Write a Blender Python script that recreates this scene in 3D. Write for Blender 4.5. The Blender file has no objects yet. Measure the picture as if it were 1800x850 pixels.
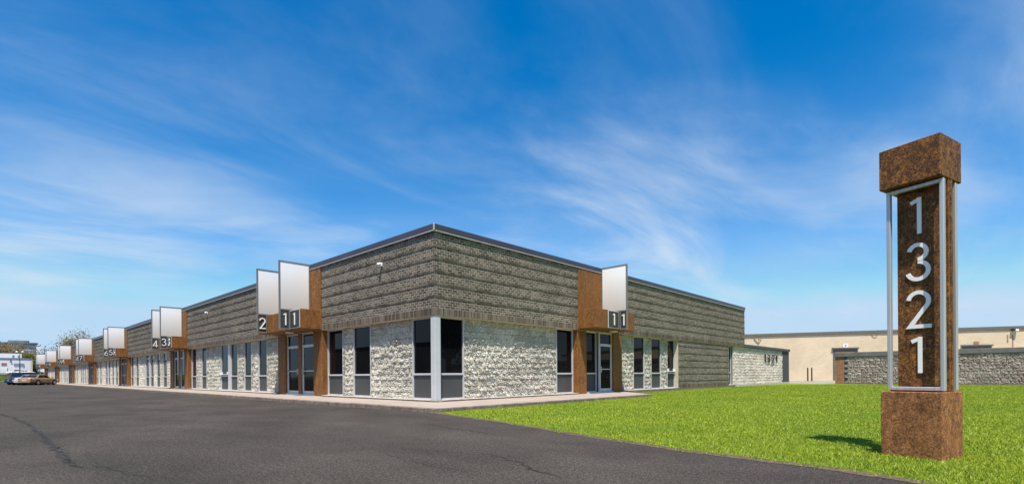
import bpy, bmesh, math, random
import numpy as np
from mathutils import Vector, Matrix, noise
R = math.radians
random.seed(7)
rng = np.random.default_rng(7)
sc = bpy.context.scene
col = sc.collection

# ------------------------------------------------------------------ camera, sky, sun, exposure
# world axes: main building corner at the origin, street front along -X, side front along +Y
TH, FPX, CY, ROLL = 0.8194088765, 884.273, 658.344, -0.0068
rv = Vector((math.sin(TH), math.cos(TH), 0)); wv = Vector((-math.cos(TH), math.sin(TH), 0)); upv = Vector((0, 0, 1))
CAM = Vector((12.1055, -9.5469, 0.9108))
cam_d = bpy.data.cameras.new('camera'); cam = bpy.data.objects.new('camera', cam_d); col.objects.link(cam)
cr, sr = math.cos(ROLL), math.sin(ROLL)
xa = rv * cr + upv * sr; ya = upv * cr - rv * sr      # the photograph leans by less than half a degree
m = Matrix((xa, ya, -wv)).transposed().to_4x4(); m.translation = CAM
cam.matrix_world = m
cam_d.sensor_width = 36; cam_d.lens = FPX / 1800 * 36
# the horizon lies below the middle of the picture: lens shift keeps the verticals upright
cam_d.shift_y = (CY - 425) / 1800
cam_d.clip_start = 0.05; cam_d.clip_end = 6000
sc.camera = cam

SUN_H = Vector((0.68, -0.73)).normalized(); SUN_EL = R(66)
SUN = Vector((SUN_H.x * math.cos(SUN_EL), SUN_H.y * math.cos(SUN_EL), math.sin(SUN_EL)))
world = bpy.data.worlds.new('World'); sc.world = world; world.use_nodes = True

def sky():
    nt = world.node_tree; nt.nodes.clear(); N = nt.nodes.new; Lk = nt.links.new
    out = N('ShaderNodeOutputWorld'); bg = N('ShaderNodeBackground'); bg.inputs['Strength'].default_value = 0.12
    st = N('ShaderNodeTexSky'); st.sky_type = 'NISHITA'; st.sun_disc = False
    st.sun_elevation = SUN_EL; st.sun_rotation = math.atan2(SUN_H.x, SUN_H.y)
    st.altitude = 200; st.air_density = 1.0; st.dust_density = 0.3; st.ozone_density = 1.6
    hs = N('ShaderNodeHueSaturation'); hs.inputs['Saturation'].default_value = 1.5; hs.inputs['Value'].default_value = 1.0
    Lk(st.outputs[0], hs.inputs['Color'])
    # thin cirrus, laid out on a flat layer high above: direction / height
    tc = N('ShaderNodeTexCoord'); sp = N('ShaderNodeSeparateXYZ'); Lk(tc.outputs['Generated'], sp.inputs[0])
    def math_(op, a, b=None, clamp=False):
        n = N('ShaderNodeMath'); n.operation = op; n.use_clamp = clamp
        for i, v in enumerate((a, b)):
            if v is None: continue
            if isinstance(v, (int, float)): n.inputs[i].default_value = v
            else: Lk(v, n.inputs[i])
        return n.outputs[0]
    z = math_('ADD', math_('MAXIMUM', sp.outputs[2], 0.0), 0.16)
    u = math_('DIVIDE', sp.outputs[0], z); v = math_('DIVIDE', sp.outputs[1], z)
    cb = N('ShaderNodeCombineXYZ'); Lk(u, cb.inputs[0]); Lk(v, cb.inputs[1])
    def layer(rot, long, short, detail, rough, dist, lo, hi, loc):
        mp = N('ShaderNodeMapping'); mp.vector_type = 'TEXTURE'; mp.inputs['Rotation'].default_value = (0, 0, R(rot)); mp.inputs['Scale'].default_value = (long, short, 1)
        mp.inputs['Location'].default_value = loc
        Lk(cb.outputs[0], mp.inputs[0])
        n = N('ShaderNodeTexNoise'); n.inputs['Scale'].default_value = 1; n.inputs['Detail'].default_value = detail
        n.inputs['Roughness'].default_value = rough; n.inputs['Distortion'].default_value = dist
        Lk(mp.outputs[0], n.inputs['Vector'])
        r = N('ShaderNodeMapRange'); r.interpolation_type = 'SMOOTHSTEP'; r.inputs[1].default_value = lo; r.inputs[2].default_value = hi
        Lk(n.outputs['Fac'], r.inputs[0]); return r.outputs[0]
    c1 = layer(80, 1.25, 0.62, 10, 0.58, 0.6, 0.40, 0.74, (6.86, -17.44, 0))
    c2 = layer(50, 2.6, 1.6, 4, 0.5, 0.4, 0.36, 0.68, (10.33, 3.64, 0))
    c3 = layer(95, 0.9, 0.30, 9, 0.62, 0.7, 0.50, 0.84, (1.3, 9.4, 0))
    veil = math_('SUBTRACT', 1.0, math_('MULTIPLY', math_('MAXIMUM', sp.outputs[2], 0.0), 2.6), True)
    veil = math_('MULTIPLY', math_('MULTIPLY', veil, veil), 0.42)
    f = math_('MULTIPLY', c1, math_('ADD', math_('MULTIPLY', c2, 0.75), 0.16))
    f = math_('ADD', math_('MULTIPLY', f, 0.80), math_('MULTIPLY', math_('MULTIPLY', c3, c2), 0.35))
    f = math_('ADD', f, math_('MULTIPLY', c2, 0.17))
    f = math_('ADD', f, math_('MULTIPLY', veil, math_('ADD', math_('MULTIPLY', c2, 0.6), 0.4)), True)
    gm = N('ShaderNodeMix'); gm.data_type = 'RGBA'; gm.blend_type = 'DARKEN'; gm.inputs['Factor'].default_value = 1.0; Lk(hs.outputs[0], gm.inputs['A']); gm.inputs['B'].default_value = (2.6, 3.9, 5.2, 1)   # keeps the horizon from burning out
    mx = N('ShaderNodeMix'); mx.data_type = 'RGBA'; Lk(f, mx.inputs['Factor']); Lk(gm.outputs['Result'], mx.inputs['A'])
    mx.inputs['B'].default_value = (3.7, 4.35, 5.1, 1)
    Lk(mx.outputs['Result'], bg.inputs['Color']); Lk(bg.outputs[0], out.inputs[0])
sky()
sl = bpy.data.lights.new('sun', 'SUN'); sl.energy = 4.9; sl.angle = R(0.53); sl.color = (1.0, 0.925, 0.81)
so = bpy.data.objects.new('sun', sl); col.objects.link(so); so.location = (0, 0, 60)
so.rotation_euler = SUN.to_track_quat('Z', 'Y').to_euler()
sc.view_settings.view_transform = 'Standard'; sc.view_settings.look = 'None'
sc.view_settings.exposure = 0.55; sc.view_settings.gamma = 1; sc.view_settings.use_curve_mapping = False

def ray(px, py):   # direction through a pixel of the photograph, one metre deep along the view axis
    x, y = px - 900, py - CY
    return rv * ((cr * x + sr * y) / FPX) - upv * ((-sr * x + cr * y) / FPX) + wv
def at(px, py, depth): return CAM + ray(px, py) * depth

# ------------------------------------------------------------------ materials
M = {}
class Mat:
    def __init__(s, name, rough=0.6, metal=0.0, spec=0.5):
        s.m = bpy.data.materials.new(name); s.m.use_nodes = True; s.nt = s.m.node_tree
        s.b = s.nt.nodes['Principled BSDF']; s.b.inputs['Roughness'].default_value = rough
        s.b.inputs['Metallic'].default_value = metal; s.b.inputs['Specular IOR Level'].default_value = spec
        M[name] = s.m; s.tc = None
    def N(s, t, **k):
        n = s.nt.nodes.new(t)
        for a, v in k.items(): setattr(n, a, v)
        return n
    def L(s, a, b): s.nt.links.new(a, b)
    def co(s):
        if not s.tc:
            g = s.N('ShaderNodeNewGeometry'); s.tc = g.outputs['Position']
        return s.tc
    def noise(s, scale, detail=4, rough=0.55, stretch=None, dist=0.0):
        n = s.N('ShaderNodeTexNoise'); n.inputs['Scale'].default_value = scale; n.inputs['Detail'].default_value = detail
        n.inputs['Roughness'].default_value = rough; n.inputs['Distortion'].default_value = dist
        v = s.co()
        if stretch:
            mp = s.N('ShaderNodeMapping'); mp.inputs['Scale'].default_value = stretch; s.L(v, mp.inputs[0]); v = mp.outputs[0]
        s.L(v, n.inputs['Vector']); return n.outputs['Fac']
    def ramp(s, fac, stops):
        r = s.N('ShaderNodeValToRGB'); e = r.color_ramp.elements
        while len(e) < len(stops): e.new(0.5)
        for el, (p, c) in zip(e, stops): el.position = p; el.color = (*c, 1) if len(c) == 3 else c
        s.L(fac, r.inputs[0]); return r.outputs[0]
    def mix(s, fac, a, b, mode='MIX'):
        n = s.N('ShaderNodeMix', data_type='RGBA', blend_type=mode)
        for k, v in (('Factor', fac), ('A', a), ('B', b)):
            if isinstance(v, (int, float)): n.inputs[k].default_value = v
            elif isinstance(v, tuple): n.inputs[k].default_value = (*v, 1)
            else: s.L(v, n.inputs[k])
        return n.outputs['Result']
    def math(s, op, a, b=0.0):
        n = s.N('ShaderNodeMath', operation=op)
        for i, v in enumerate((a, b)):
            if isinstance(v, (int, float)): n.inputs[i].default_value = v
            else: s.L(v, n.inputs[i])
        return n.outputs[0]
    def rand(s):  # one value per piece: object random plus island random
        oi = s.N('ShaderNodeObjectInfo'); g = s.N('ShaderNodeNewGeometry')
        return s.math('FRACT', s.math('ADD', oi.outputs['Random'], g.outputs['Random Per Island']))
    def color(s, c):
        if isinstance(c, tuple): s.b.inputs['Base Color'].default_value = (*c, 1)
        else: s.L(c, s.b.inputs['Base Color'])
        return s
    def bump(s, h, strength=0.3, dist=0.02):
        b = s.N('ShaderNodeBump'); b.inputs['Strength'].default_value = strength; b.inputs['Distance'].default_value = dist
        s.L(h, b.inputs['Height']); s.L(b.outputs[0], s.b.inputs['Normal']); return s

def plain(name, c, rough=0.6, metal=0.0, var=0.12, scale=3.0, spec=0.5, bump=0.0):
    m = Mat(name, rough, metal, spec); n = m.noise(scale, 5)
    lo = tuple(x * (1 - var) for x in c); hi = tuple(min(1, x * (1 + var)) for x in c)
    m.color(m.ramp(n, [(0.3, lo), (0.7, hi)]))
    if bump: m.bump(m.noise(scale * 12, 4), bump, 0.01)
    return m

def make_materials():
    m = Mat('asphalt', 0.92, 0, 0.15)
    fine = m.noise(95, 3, 0.75); grit = m.noise(34, 4, 0.7); big = m.noise(0.35, 5, 0.6, (1, 1.6, 1)); mid = m.noise(1.6, 5, 0.65)
    c = m.ramp(m.math('ADD', m.math('MULTIPLY', fine, 0.6), m.math('MULTIPLY', m.noise(48, 2, 0.8), 0.4)), [(0.36, (0.010, 0.009, 0.008)), (0.50, (0.048, 0.042, 0.037)), (0.63, (0.150, 0.132, 0.117))])
    c = m.mix(1.0, c, m.ramp(m.noise(21, 3, 0.8), [(0.34, (0.62, 0.62, 0.62)), (0.5, (1.0, 1.0, 1.0)), (0.66, (1.38, 1.37, 1.36))]), 'MULTIPLY')
    c = m.mix(1.0, c, m.ramp(big, [(0.32, (0.72, 0.71, 0.71)), (0.68, (1.28, 1.26, 1.24))]), 'MULTIPLY')
    c = m.mix(0.5, c, m.ramp(mid, [(0.34, (0.74, 0.74, 0.74)), (0.50, (1.0, 1.0, 1.0))]), 'MULTIPLY')
    m.color(c); m.bump(m.math('ADD', fine, grit), 0.55, 0.012)
    plain('grey_cap', (0.135, 0.128, 0.128), 0.85, 0, 0.2, 2)
    plain('crack', (0.020, 0.0185, 0.017), 0.95)
    plain('oil_stain', (0.03, 0.028, 0.027), 0.8, var=0.3)
    m = Mat('soil', 0.95); m.color(m.ramp(m.noise(0.02, 6), [(0.35, (0.09, 0.10, 0.035)), (0.65, (0.13, 0.12, 0.06))]))
    plain('edge_soil', (0.095, 0.068, 0.04), 0.95, 0, 0.5, 14)
    m = Mat('turf', 0.9, 0, 0.2)
    c = m.ramp(m.noise(28, 5, 0.75), [(0.28, (0.045, 0.075, 0.006)), (0.48, (0.150, 0.220, 0.012)), (0.70, (0.31, 0.40, 0.04))])
    c = m.mix(1.0, c, m.ramp(m.noise(0.45, 5), [(0.3, (0.86, 0.90, 0.8)), (0.7, (1.16, 1.06, 1.0))]), 'MULTIPLY')
    m.color(c); m.bump(m.noise(34, 4, 0.7), 0.8, 0.05)
    m = Mat('grass_blade', 0.55, 0, 0.3); r = m.rand()
    c = m.ramp(r, [(0.0, (0.12, 0.185, 0.010)), (0.4, (0.225, 0.315, 0.016)), (0.85, (0.33, 0.425, 0.034)), (0.97, (0.43, 0.47, 0.08)), (1.0, (0.55, 0.48, 0.22))])
    c = m.mix(1.0, c, m.ramp(m.noise(0.45, 5), [(0.3, (0.80, 0.88, 0.8)), (0.7, (1.18, 1.06, 1.0))]), 'MULTIPLY')
    m.color(c)
    tr = m.N('ShaderNodeBsdfTranslucent'); m.L(c, tr.inputs[0]); mx = m.N('ShaderNodeMixShader'); mx.inputs[0].default_value = 0.22
    m.L(m.b.outputs[0], mx.inputs[1]); m.L(tr.outputs[0], mx.inputs[2]); m.L(mx.outputs[0], m.nt.nodes['Material Output'].inputs[0])
    m = Mat('concrete', 0.85, 0, 0.3); c = m.ramp(m.noise(1.3, 6, 0.65), [(0.3, (0.31, 0.255, 0.215)), (0.7, (0.44, 0.365, 0.31))])
    c = m.mix(0.6, c, m.ramp(m.noise(40, 3, 0.7), [(0.3, (0.75, 0.75, 0.75)), (0.6, (1.05, 1.05, 1.05))]), 'MULTIPLY')
    m.color(m.mix(m.math('MULTIPLY', m.rand(), 0.25), c, (0.30, 0.26, 0.225))); m.bump(m.noise(45, 4), 0.25, 0.01)
    m = Mat('kerb', 0.9, 0, 0.3); c = m.ramp(m.noise(5, 7, 0.7), [(0.25, (0.085, 0.064, 0.05)), (0.5, (0.19, 0.15, 0.12)), (0.75, (0.31, 0.255, 0.21))])
    m.color(c); m.bump(m.noise(22, 5), 0.6, 0.02)
    m = Mat('plinth', 0.9, 0, 0.3); c = m.ramp(m.noise(4, 7, 0.7), [(0.25, (0.22, 0.20, 0.18)), (0.5, (0.48, 0.44, 0.40)), (0.8, (0.62, 0.58, 0.54))])
    m.color(c); m.bump(m.noise(22, 5), 0.5, 0.02)
    m = Mat('apron', 0.9); m.color(m.ramp(m.noise(0.5, 6), [(0.3, (0.22, 0.19, 0.15)), (0.7, (0.36, 0.31, 0.25))]))
    # masonry
    def masonry(name, stops, speck, bs=0.35):
        m = Mat(name, 0.88, 0, 0.3); c = m.ramp(m.rand(), stops)
        c = m.mix(1.0, c, m.ramp(m.noise(26, 5, 0.7), speck), 'MULTIPLY')
        c = m.mix(1.0, c, m.ramp(m.noise(0.5, 5, 0.6), [(0.3, (0.82, 0.82, 0.82)), (0.7, (1.1, 1.1, 1.08))]), 'MULTIPLY')
        m.color(c); m.bump(m.noise(60, 4, 0.7), bs, 0.008); return m
    sp = [(0.3, (0.78, 0.78, 0.78)), (0.7, (1.12, 1.12, 1.12))]
    masonry('brick', [(0.0, (0.066, 0.051, 0.035)), (0.5, (0.128, 0.102, 0.075)), (1.0, (0.215, 0.176, 0.134))], sp)
    masonry('mortar', [(0, (0.60, 0.52, 0.425)), (1, (0.60, 0.52, 0.425))], sp)
    masonry('block', [(0.0, (0.48, 0.45, 0.39)), (0.5, (0.58, 0.55, 0.485)), (1.0, (0.67, 0.64, 0.57))], [(0.3, (0.70, 0.70, 0.69)), (0.62, (1.14, 1.14, 1.13))], 0.7)
    masonry('pale_block', [(0.0, (0.58, 0.52, 0.49)), (0.5, (0.66, 0.60, 0.57)), (1.0, (0.74, 0.68, 0.65))], [(0.3, (0.74, 0.74, 0.73)), (0.62, (1.1, 1.1, 1.09))], 0.7)
    masonry('block_joint', [(0, (0.17, 0.165, 0.145)), (1, (0.17, 0.165, 0.145))], sp)
    masonry('dark_stone', [(0.0, (0.31, 0.245, 0.23)), (0.5, (0.39, 0.315, 0.295)), (1.0, (0.48, 0.40, 0.38))], sp, 0.7)
    masonry('red_brick', [(0, (0.30, 0.13, 0.075)), (1, (0.44, 0.22, 0.13))], sp)
    masonry('slate_brick', [(0, (0.060, 0.066, 0.075)), (1, (0.095, 0.102, 0.115))], sp)
    # rusted steel
    def rust(name, stops, bright, metal=0.0):
        m = Mat(name, 0.7, metal, 0.35)
        a = m.noise(15, 8, 0.75, (1, 1, 0.8), 0.3); b = m.noise(58, 4, 0.85); st = m.noise(4, 6, 0.7, (2.4, 2.4, 0.5))
        c = m.ramp(m.math('ADD', m.math('MULTIPLY', a, 0.4), m.math('MULTIPLY', b, 0.6)), stops)
        c = m.mix(1.0, c, m.ramp(st, [(0.3, (0.62, 0.60, 0.58)), (0.7, bright)]), 'MULTIPLY')
        m.color(c); m.bump(b, 0.35, 0.006)
    rust('rust', [(0.38, (0.045, 0.017, 0.005)), (0.49, (0.185, 0.078, 0.021)), (0.60, (0.39, 0.18, 0.050))], (1.25, 1.2, 1.1))
    rust('dark_rust', [(0.40, (0.030, 0.011, 0.003)), (0.50, (0.125, 0.052, 0.013)), (0.59, (0.42, 0.18, 0.038))], (1.2, 1.15, 1.1))
    rust('stone_rust', [(0.40, (0.070, 0.028, 0.011)), (0.50, (0.27, 0.112, 0.041)), (0.60, (0.56, 0.26, 0.10))], (1.2, 1.15, 1.1))
    m = Mat('steel', 0.45, 0.55); m.color(m.ramp(m.noise(3, 5, 0.6, (14, 14, 0.4)), [(0.3, (0.50, 0.485, 0.46)), (0.7, (0.70, 0.68, 0.645))]))
    plain('aluminium', (0.55, 0.54, 0.55), 0.45, 0.1, 0.06)
    plain('grey_trim', (0.20, 0.20, 0.19), 0.5, 0.2, 0.1)
    plain('coping', (0.066, 0.061, 0.080), 0.42, 0.2, 0.15, 0.8)
    plain('drip', (0.50, 0.49, 0.47), 0.5)
    plain('column', (0.52, 0.53, 0.53), 0.5, 0.0, 0.05, 2)
    plain('panel', (0.055, 0.056, 0.055), 0.55, 0, 0.10, 1.5)
    plain('plate', (0.045, 0.047, 0.046), 0.5, 0, 0.08)
    plain('digit', (0.95, 0.92, 0.87), 0.4, 0, 0.03)
    plain('black_digit', (0.012, 0.012, 0.012), 0.5)
    plain('white_lamp', (0.8, 0.8, 0.78), 0.4)
    plain('black_steel', (0.03, 0.03, 0.03), 0.5, 0.3)
    plain('interior', (0.03, 0.028, 0.026), 0.9)
    plain('roof', (0.16, 0.16, 0.16), 0.9)
    m = Mat('glass', 0.015, 0, 0.14); m.color(m.ramp(m.noise(0.7, 2), [(0.3, (0.004, 0.004, 0.005)), (0.7, (0.007, 0.007, 0.008))]))
    m.bump(m.noise(0.9, 1), 0.03, 0.05)
    # blade panels: base colour fades from white at the top to pale grey below
    m = Mat('sign_fade', 0.35, 0, 0.4); sx = m.N('ShaderNodeSeparateXYZ'); m.L(m.co(), sx.inputs[0])
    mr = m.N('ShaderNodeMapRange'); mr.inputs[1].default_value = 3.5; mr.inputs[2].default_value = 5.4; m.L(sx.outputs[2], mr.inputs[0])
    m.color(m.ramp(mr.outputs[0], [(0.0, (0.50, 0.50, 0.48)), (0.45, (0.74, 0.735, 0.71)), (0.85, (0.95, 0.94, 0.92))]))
    # tan warehouse: painted block far away
    m = Mat('tan_block', 0.85, 0, 0.3)
    bt = m.N('ShaderNodeTexBrick'); mp = m.N('ShaderNodeMapping'); mp.inputs['Rotation'].default_value = (R(90), 0, 0)
    tcn = m.N('ShaderNodeTexCoord'); m.L(tcn.outputs['Object'], mp.inputs[0]); m.L(mp.outputs[0], bt.inputs[0])
    bt.inputs['Scale'].default_value = 1; bt.inputs['Brick Width'].default_value = 0.4; bt.inputs['Row Height'].default_value = 0.2; bt.inputs['Mortar Size'].default_value = 0.012
    bt.inputs['Color1'].default_value = (0.63, 0.525, 0.375, 1); bt.inputs['Color2'].default_value = (0.69, 0.575, 0.415, 1); bt.inputs['Mortar'].default_value = (0.56, 0.45, 0.30, 1)
    c = m.mix(1.0, bt.outputs[0], m.ramp(m.noise(0.35, 6, 0.65), [(0.3, (0.88, 0.87, 0.85)), (0.7, (1.06, 1.06, 1.06))]), 'MULTIPLY')
    m.color(c)
    plain('tan_trim', (0.12, 0.12, 0.105), 0.6); plain('brown_box', (0.30, 0.18, 0.10), 0.8)
    plain('white_paint', (0.74, 0.74, 0.75), 0.6, 0, 0.05, 0.4); plain('grey_door', (0.22, 0.25, 0.30), 0.5); plain('sign_red', (0.45, 0.14, 0.07), 0.5)
    plain('tower_wall', (0.50, 0.51, 0.53), 0.6, 0, 0.06, 0.05); plain('tower_glass', (0.20, 0.22, 0.25), 0.4); plain('tower_roof', (0.17, 0.18, 0.21), 0.6)
    m = Mat('brown_wall', 0.85); bt = m.N('ShaderNodeTexBrick'); bt.inputs['Scale'].default_value = 1; bt.inputs['Brick Width'].default_value = 0.4; bt.inputs['Row Height'].default_value = 0.2
    bt.inputs['Color1'].default_value = (0.34, 0.16, 0.07, 1); bt.inputs['Color2'].default_value = (0.40, 0.20, 0.09, 1); bt.inputs['Mortar'].default_value = (0.30, 0.17, 0.1, 1); m.color(bt.outputs[0])
    # cars
    for n, c in (('gold', (0.30, 0.20, 0.11)), ('silver', (0.52, 0.52, 0.54)), ('navy', (0.018, 0.038, 0.085)), ('white', (0.74, 0.74, 0.75)), ('charcoal', (0.05, 0.052, 0.056)), ('cream', (0.55, 0.49, 0.36))):
        mm = plain('paint_' + n, c, 0.3, 0.15 if n != 'white' else 0, 0.03); mm.b.inputs['Coat Weight'].default_value = 0.7; mm.b.inputs['Coat Roughness'].default_value = 0.06
    plain('car_glass', (0.012, 0.014, 0.014), 0.05); plain('tyre', (0.018, 0.018, 0.018), 0.85); plain('rim', (0.48, 0.48, 0.5), 0.35, 0.6)
    plain('tail_lamp', (0.28, 0.014, 0.012), 0.25); plain('head_lamp', (0.7, 0.7, 0.7), 0.15); plain('plate_white', (0.6, 0.6, 0.58), 0.5)
    # trees
    plain('bark', (0.085, 0.068, 0.052), 0.9, 0, 0.35, 6)
    for n, a, b in (('leaf_olive', (0.085, 0.088, 0.022), (0.22, 0.205, 0.065)), ('leaf_brown', (0.14, 0.105, 0.045), (0.34, 0.26, 0.12)), ('leaf_green', (0.055, 0.085, 0.016), (0.155, 0.19, 0.035)), ('leaf_lime', (0.14, 0.13, 0.02), (0.30, 0.26, 0.04)), ('leaf_dark', (0.02, 0.035, 0.01), (0.05, 0.08, 0.02))):
        m = Mat(n, 0.6, 0, 0.2); c = m.ramp(m.rand(), [(0, a), (1, b)]); m.color(c)
        tr = m.N('ShaderNodeBsdfTranslucent'); m.L(c, tr.inputs[0]); mx = m.N('ShaderNodeMixShader'); mx.inputs[0].default_value = 0.3
        m.L(m.b.outputs[0], mx.inputs[1]); m.L(tr.outputs[0], mx.inputs[2]); m.L(mx.outputs[0], m.nt.nodes['Material Output'].inputs[0])
    m = Mat('bank_grass', 0.95, 0, 0.2); m.color(m.ramp(m.noise(0.9, 7, 0.75), [(0.32, (0.05, 0.09, 0.015)), (0.55, (0.11, 0.17, 0.03)), (0.72, (0.26, 0.21, 0.12))]))
make_materials()

# ------------------------------------------------------------------ mesh helpers
class MB:
    def __init__(s): s.v = []; s.f = []
    def add(s, vs, fs):
        o = len(s.v); s.v += [tuple(v) for v in vs]; s.f += [tuple(i + o for i in f) for f in fs]; return s
    def box(s, x0, x1, y0, y1, z0, z1):
        x0, x1 = sorted((x0, x1)); y0, y1 = sorted((y0, y1))
        vs = [(x0, y0, z0), (x1, y0, z0), (x1, y1, z0), (x0, y1, z0), (x0, y0, z1), (x1, y0, z1), (x1, y1, z1), (x0, y1, z1)]
        return s.add(vs, [(0, 3, 2, 1), (4, 5, 6, 7), (0, 1, 5, 4), (1, 2, 6, 5), (2, 3, 7, 6), (3, 0, 4, 7)])
    def prism(s, poly, z0, z1):    # ccw polygon in xy
        n = len(poly); vs = [(x, y, z0) for x, y in poly] + [(x, y, z1) for x, y in poly]
        return s.add(vs, [tuple(range(n - 1, -1, -1)), tuple(range(n, 2 * n))] + [(i, (i + 1) % n, n + (i + 1) % n, n + i) for i in range(n)])
    def tube(s, pts, rads, n=8, caps=True):
        pts = [Vector(p) for p in pts]; base = len(s.v); k = len(pts)
        for i, p in enumerate(pts):
            d = (pts[min(i + 1, k - 1)] - pts[max(i - 1, 0)]).normalized()
            a = Vector((0, 0, 1)) if abs(d.z) < 0.9 else Vector((1, 0, 0))
            e1 = d.cross(a).normalized(); e2 = d.cross(e1)
            for j in range(n):
                t = 2 * math.pi * j / n; q = p + (e1 * math.cos(t) + e2 * math.sin(t)) * rads[i]; s.v.append(tuple(q))
        for i in range(k - 1):
            for j in range(n):
                a = base + i * n + j; b = base + i * n + (j + 1) % n; s.f.append((a, b, b + n, a + n))
        if caps: s.f.append(tuple(base + j for j in range(n))); s.f.append(tuple(base + (k - 1) * n + j for j in range(n - 1, -1, -1)))
        return s
    def mesh(s, name, mat=None):
        me = bpy.data.meshes.new(name); me.from_pydata(s.v, [], s.f); me.update()
        if mat: me.materials.append(M[mat])
        return me
    def build(s, name, mat, parent=None, smooth=False, bevel=0.0, recalc=True):
        me = s.mesh(name, mat)
        if recalc or bevel:
            bm = bmesh.new(); bm.from_mesh(me); bmesh.ops.recalc_face_normals(bm, faces=bm.faces)
            if bevel:
                es = [e for e in bm.edges if len(e.link_faces) == 2 and e.calc_face_angle(0) > 0.6]
                bmesh.ops.bevel(bm, geom=es, offset=bevel, segments=1, affect='EDGES')
            bm.to_mesh(me); bm.free()
        if smooth: me.polygons.foreach_set('use_smooth', [True] * len(me.polygons))
        return link(name, me, parent)
def link(name, me, parent=None, loc=None):
    o = bpy.data.objects.new(name, me); col.objects.link(o)
    if parent: o.parent = parent
    if loc is not None: o.location = loc
    return o
def npmesh(name, V, F, mat, parent=None):      # V (n,3); F (m,k) all with k corners
    me = bpy.data.meshes.new(name); V = np.asarray(V, np.float32); F = np.asarray(F, np.int32); k = F.shape[1]
    me.vertices.add(len(V)); me.vertices.foreach_set('co', V.ravel()); me.loops.add(F.size); me.loops.foreach_set('vertex_index', F.ravel())
    me.polygons.add(len(F)); me.polygons.foreach_set('loop_start', np.arange(0, F.size, k, dtype=np.int32)); me.polygons.foreach_set('loop_total', np.full(len(F), k, np.int32))
    me.polygons.foreach_set('use_smooth', np.zeros(len(F), bool)); me.materials.append(M[mat]); me.update(calc_edges=True); me.validate()
    return link(name, me, parent)
def tag(o, label=None, cat=None, group=None, kind=None):
    if label: o['label'] = label
    if cat: o['category'] = cat
    if group: o['group'] = group
    if kind: o['kind'] = kind
    return o
def thing(name, label, cat, loc=(0, 0, 0), rz=0.0, group=None):
    o = bpy.data.objects.new(name, None); col.objects.link(o); o.location = loc; o.rotation_euler = (0, 0, rz); o.empty_display_size = 0.3
    return tag(o, label, cat, group)
def copy_tree(o, parent=None, swap=None):
    c = o.copy(); col.objects.link(c); c.parent = parent
    if swap and c.type == 'MESH':
        for src, dst in swap.items():
            for s in c.material_slots:
                if s.material == M[src]:
                    s.link = 'OBJECT'; s.material = M[dst]
    for ch in list(o.children): copy_tree(ch, c, swap)
    return c

# walls: side 0 = street front (along -X, outward -Y), side 1 = side front (along +Y, outward +X); s along, o outward, z up
def W(side, s, o, z): return (-s, -o, z) if side == 0 else (o, s, z)
def wbox(mb, side, s0, s1, o0, o1, z0, z1):
    a = W(side, s0, o0, z0); b = W(side, s1, o1, z1); return mb.box(a[0], b[0], a[1], b[1], z0, z1)
def wmap(side, V):
    V = np.asarray(V, float)
    return np.stack([-V[:, 0], -V[:, 1], V[:, 2]], 1) if side == 0 else np.stack([V[:, 1], V[:, 0], V[:, 2]], 1)

# digits: strokes in a box one unit high
def arc(cx, cy, rx, ry, a0, a1, n=18): return [(cx + rx * math.cos(R(a0 + (a1 - a0) * i / n)), cy + ry * math.sin(R(a0 + (a1 - a0) * i / n))) for i in range(n + 1)]
def strokes(ch, t):
    h = t / 2
    if ch == '1': return 0.30, [[(0.22, 0), (0.22, 1)], [(0.02, 0.87), (0.215, 1 - h)]]
    if ch == '2': return 0.56, [arc(0.28, 0.72, 0.25 - h + .02, 0.28 - h, 172, -28) + [(0.09, h), (0.56, h)]]
    if ch == '3': return 0.56, [arc(0.27, 0.755, 0.22 - h + .02, 0.245 - h, 168, -90, 20), arc(0.27, 0.27, 0.27 - h + .01, 0.27 - h + .01, 90, -165, 22)]
    if ch == '4': return 0.62, [[(0.62, 0.24), (0.05, 0.24), (0.44, 0.97)], [(0.44, 0), (0.44, 1)]]
    if ch == '5': return 0.55, [[(0.50, 1 - h), (0.19, 1 - h), (0.115, 0.555)] + arc(0.27, 0.32, 0.28 - h, 0.32 - h, 125, -155, 20)]
    if ch == '6': return 0.58, [arc(0.29, 0.30, 0.28 - h, 0.30 - h, 90, 450, 28), [(0.07, 0.44), (0.40, 1)]]
    if ch == '7': return 0.54, [[(0.02, 1 - h), (0.48, 1 - h), (0.16, 0)]]
    if ch == '8': return 0.56, [arc(0.28, 0.76, 0.21 - h, 0.24 - h, 90, 450, 26), arc(0.28, 0.28, 0.27 - h, 0.28 - h + .01, 90, 450, 28)]
    if ch == '9': return 0.58, [arc(0.29, 0.70, 0.28 - h, 0.30 - h, -90, 270, 28), [(0.51, 0.56), (0.18, 0)]]
    return 0.58, [arc(0.29, 0.5, 0.28 - h, 0.5 - h, 90, 450, 32)]
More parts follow.
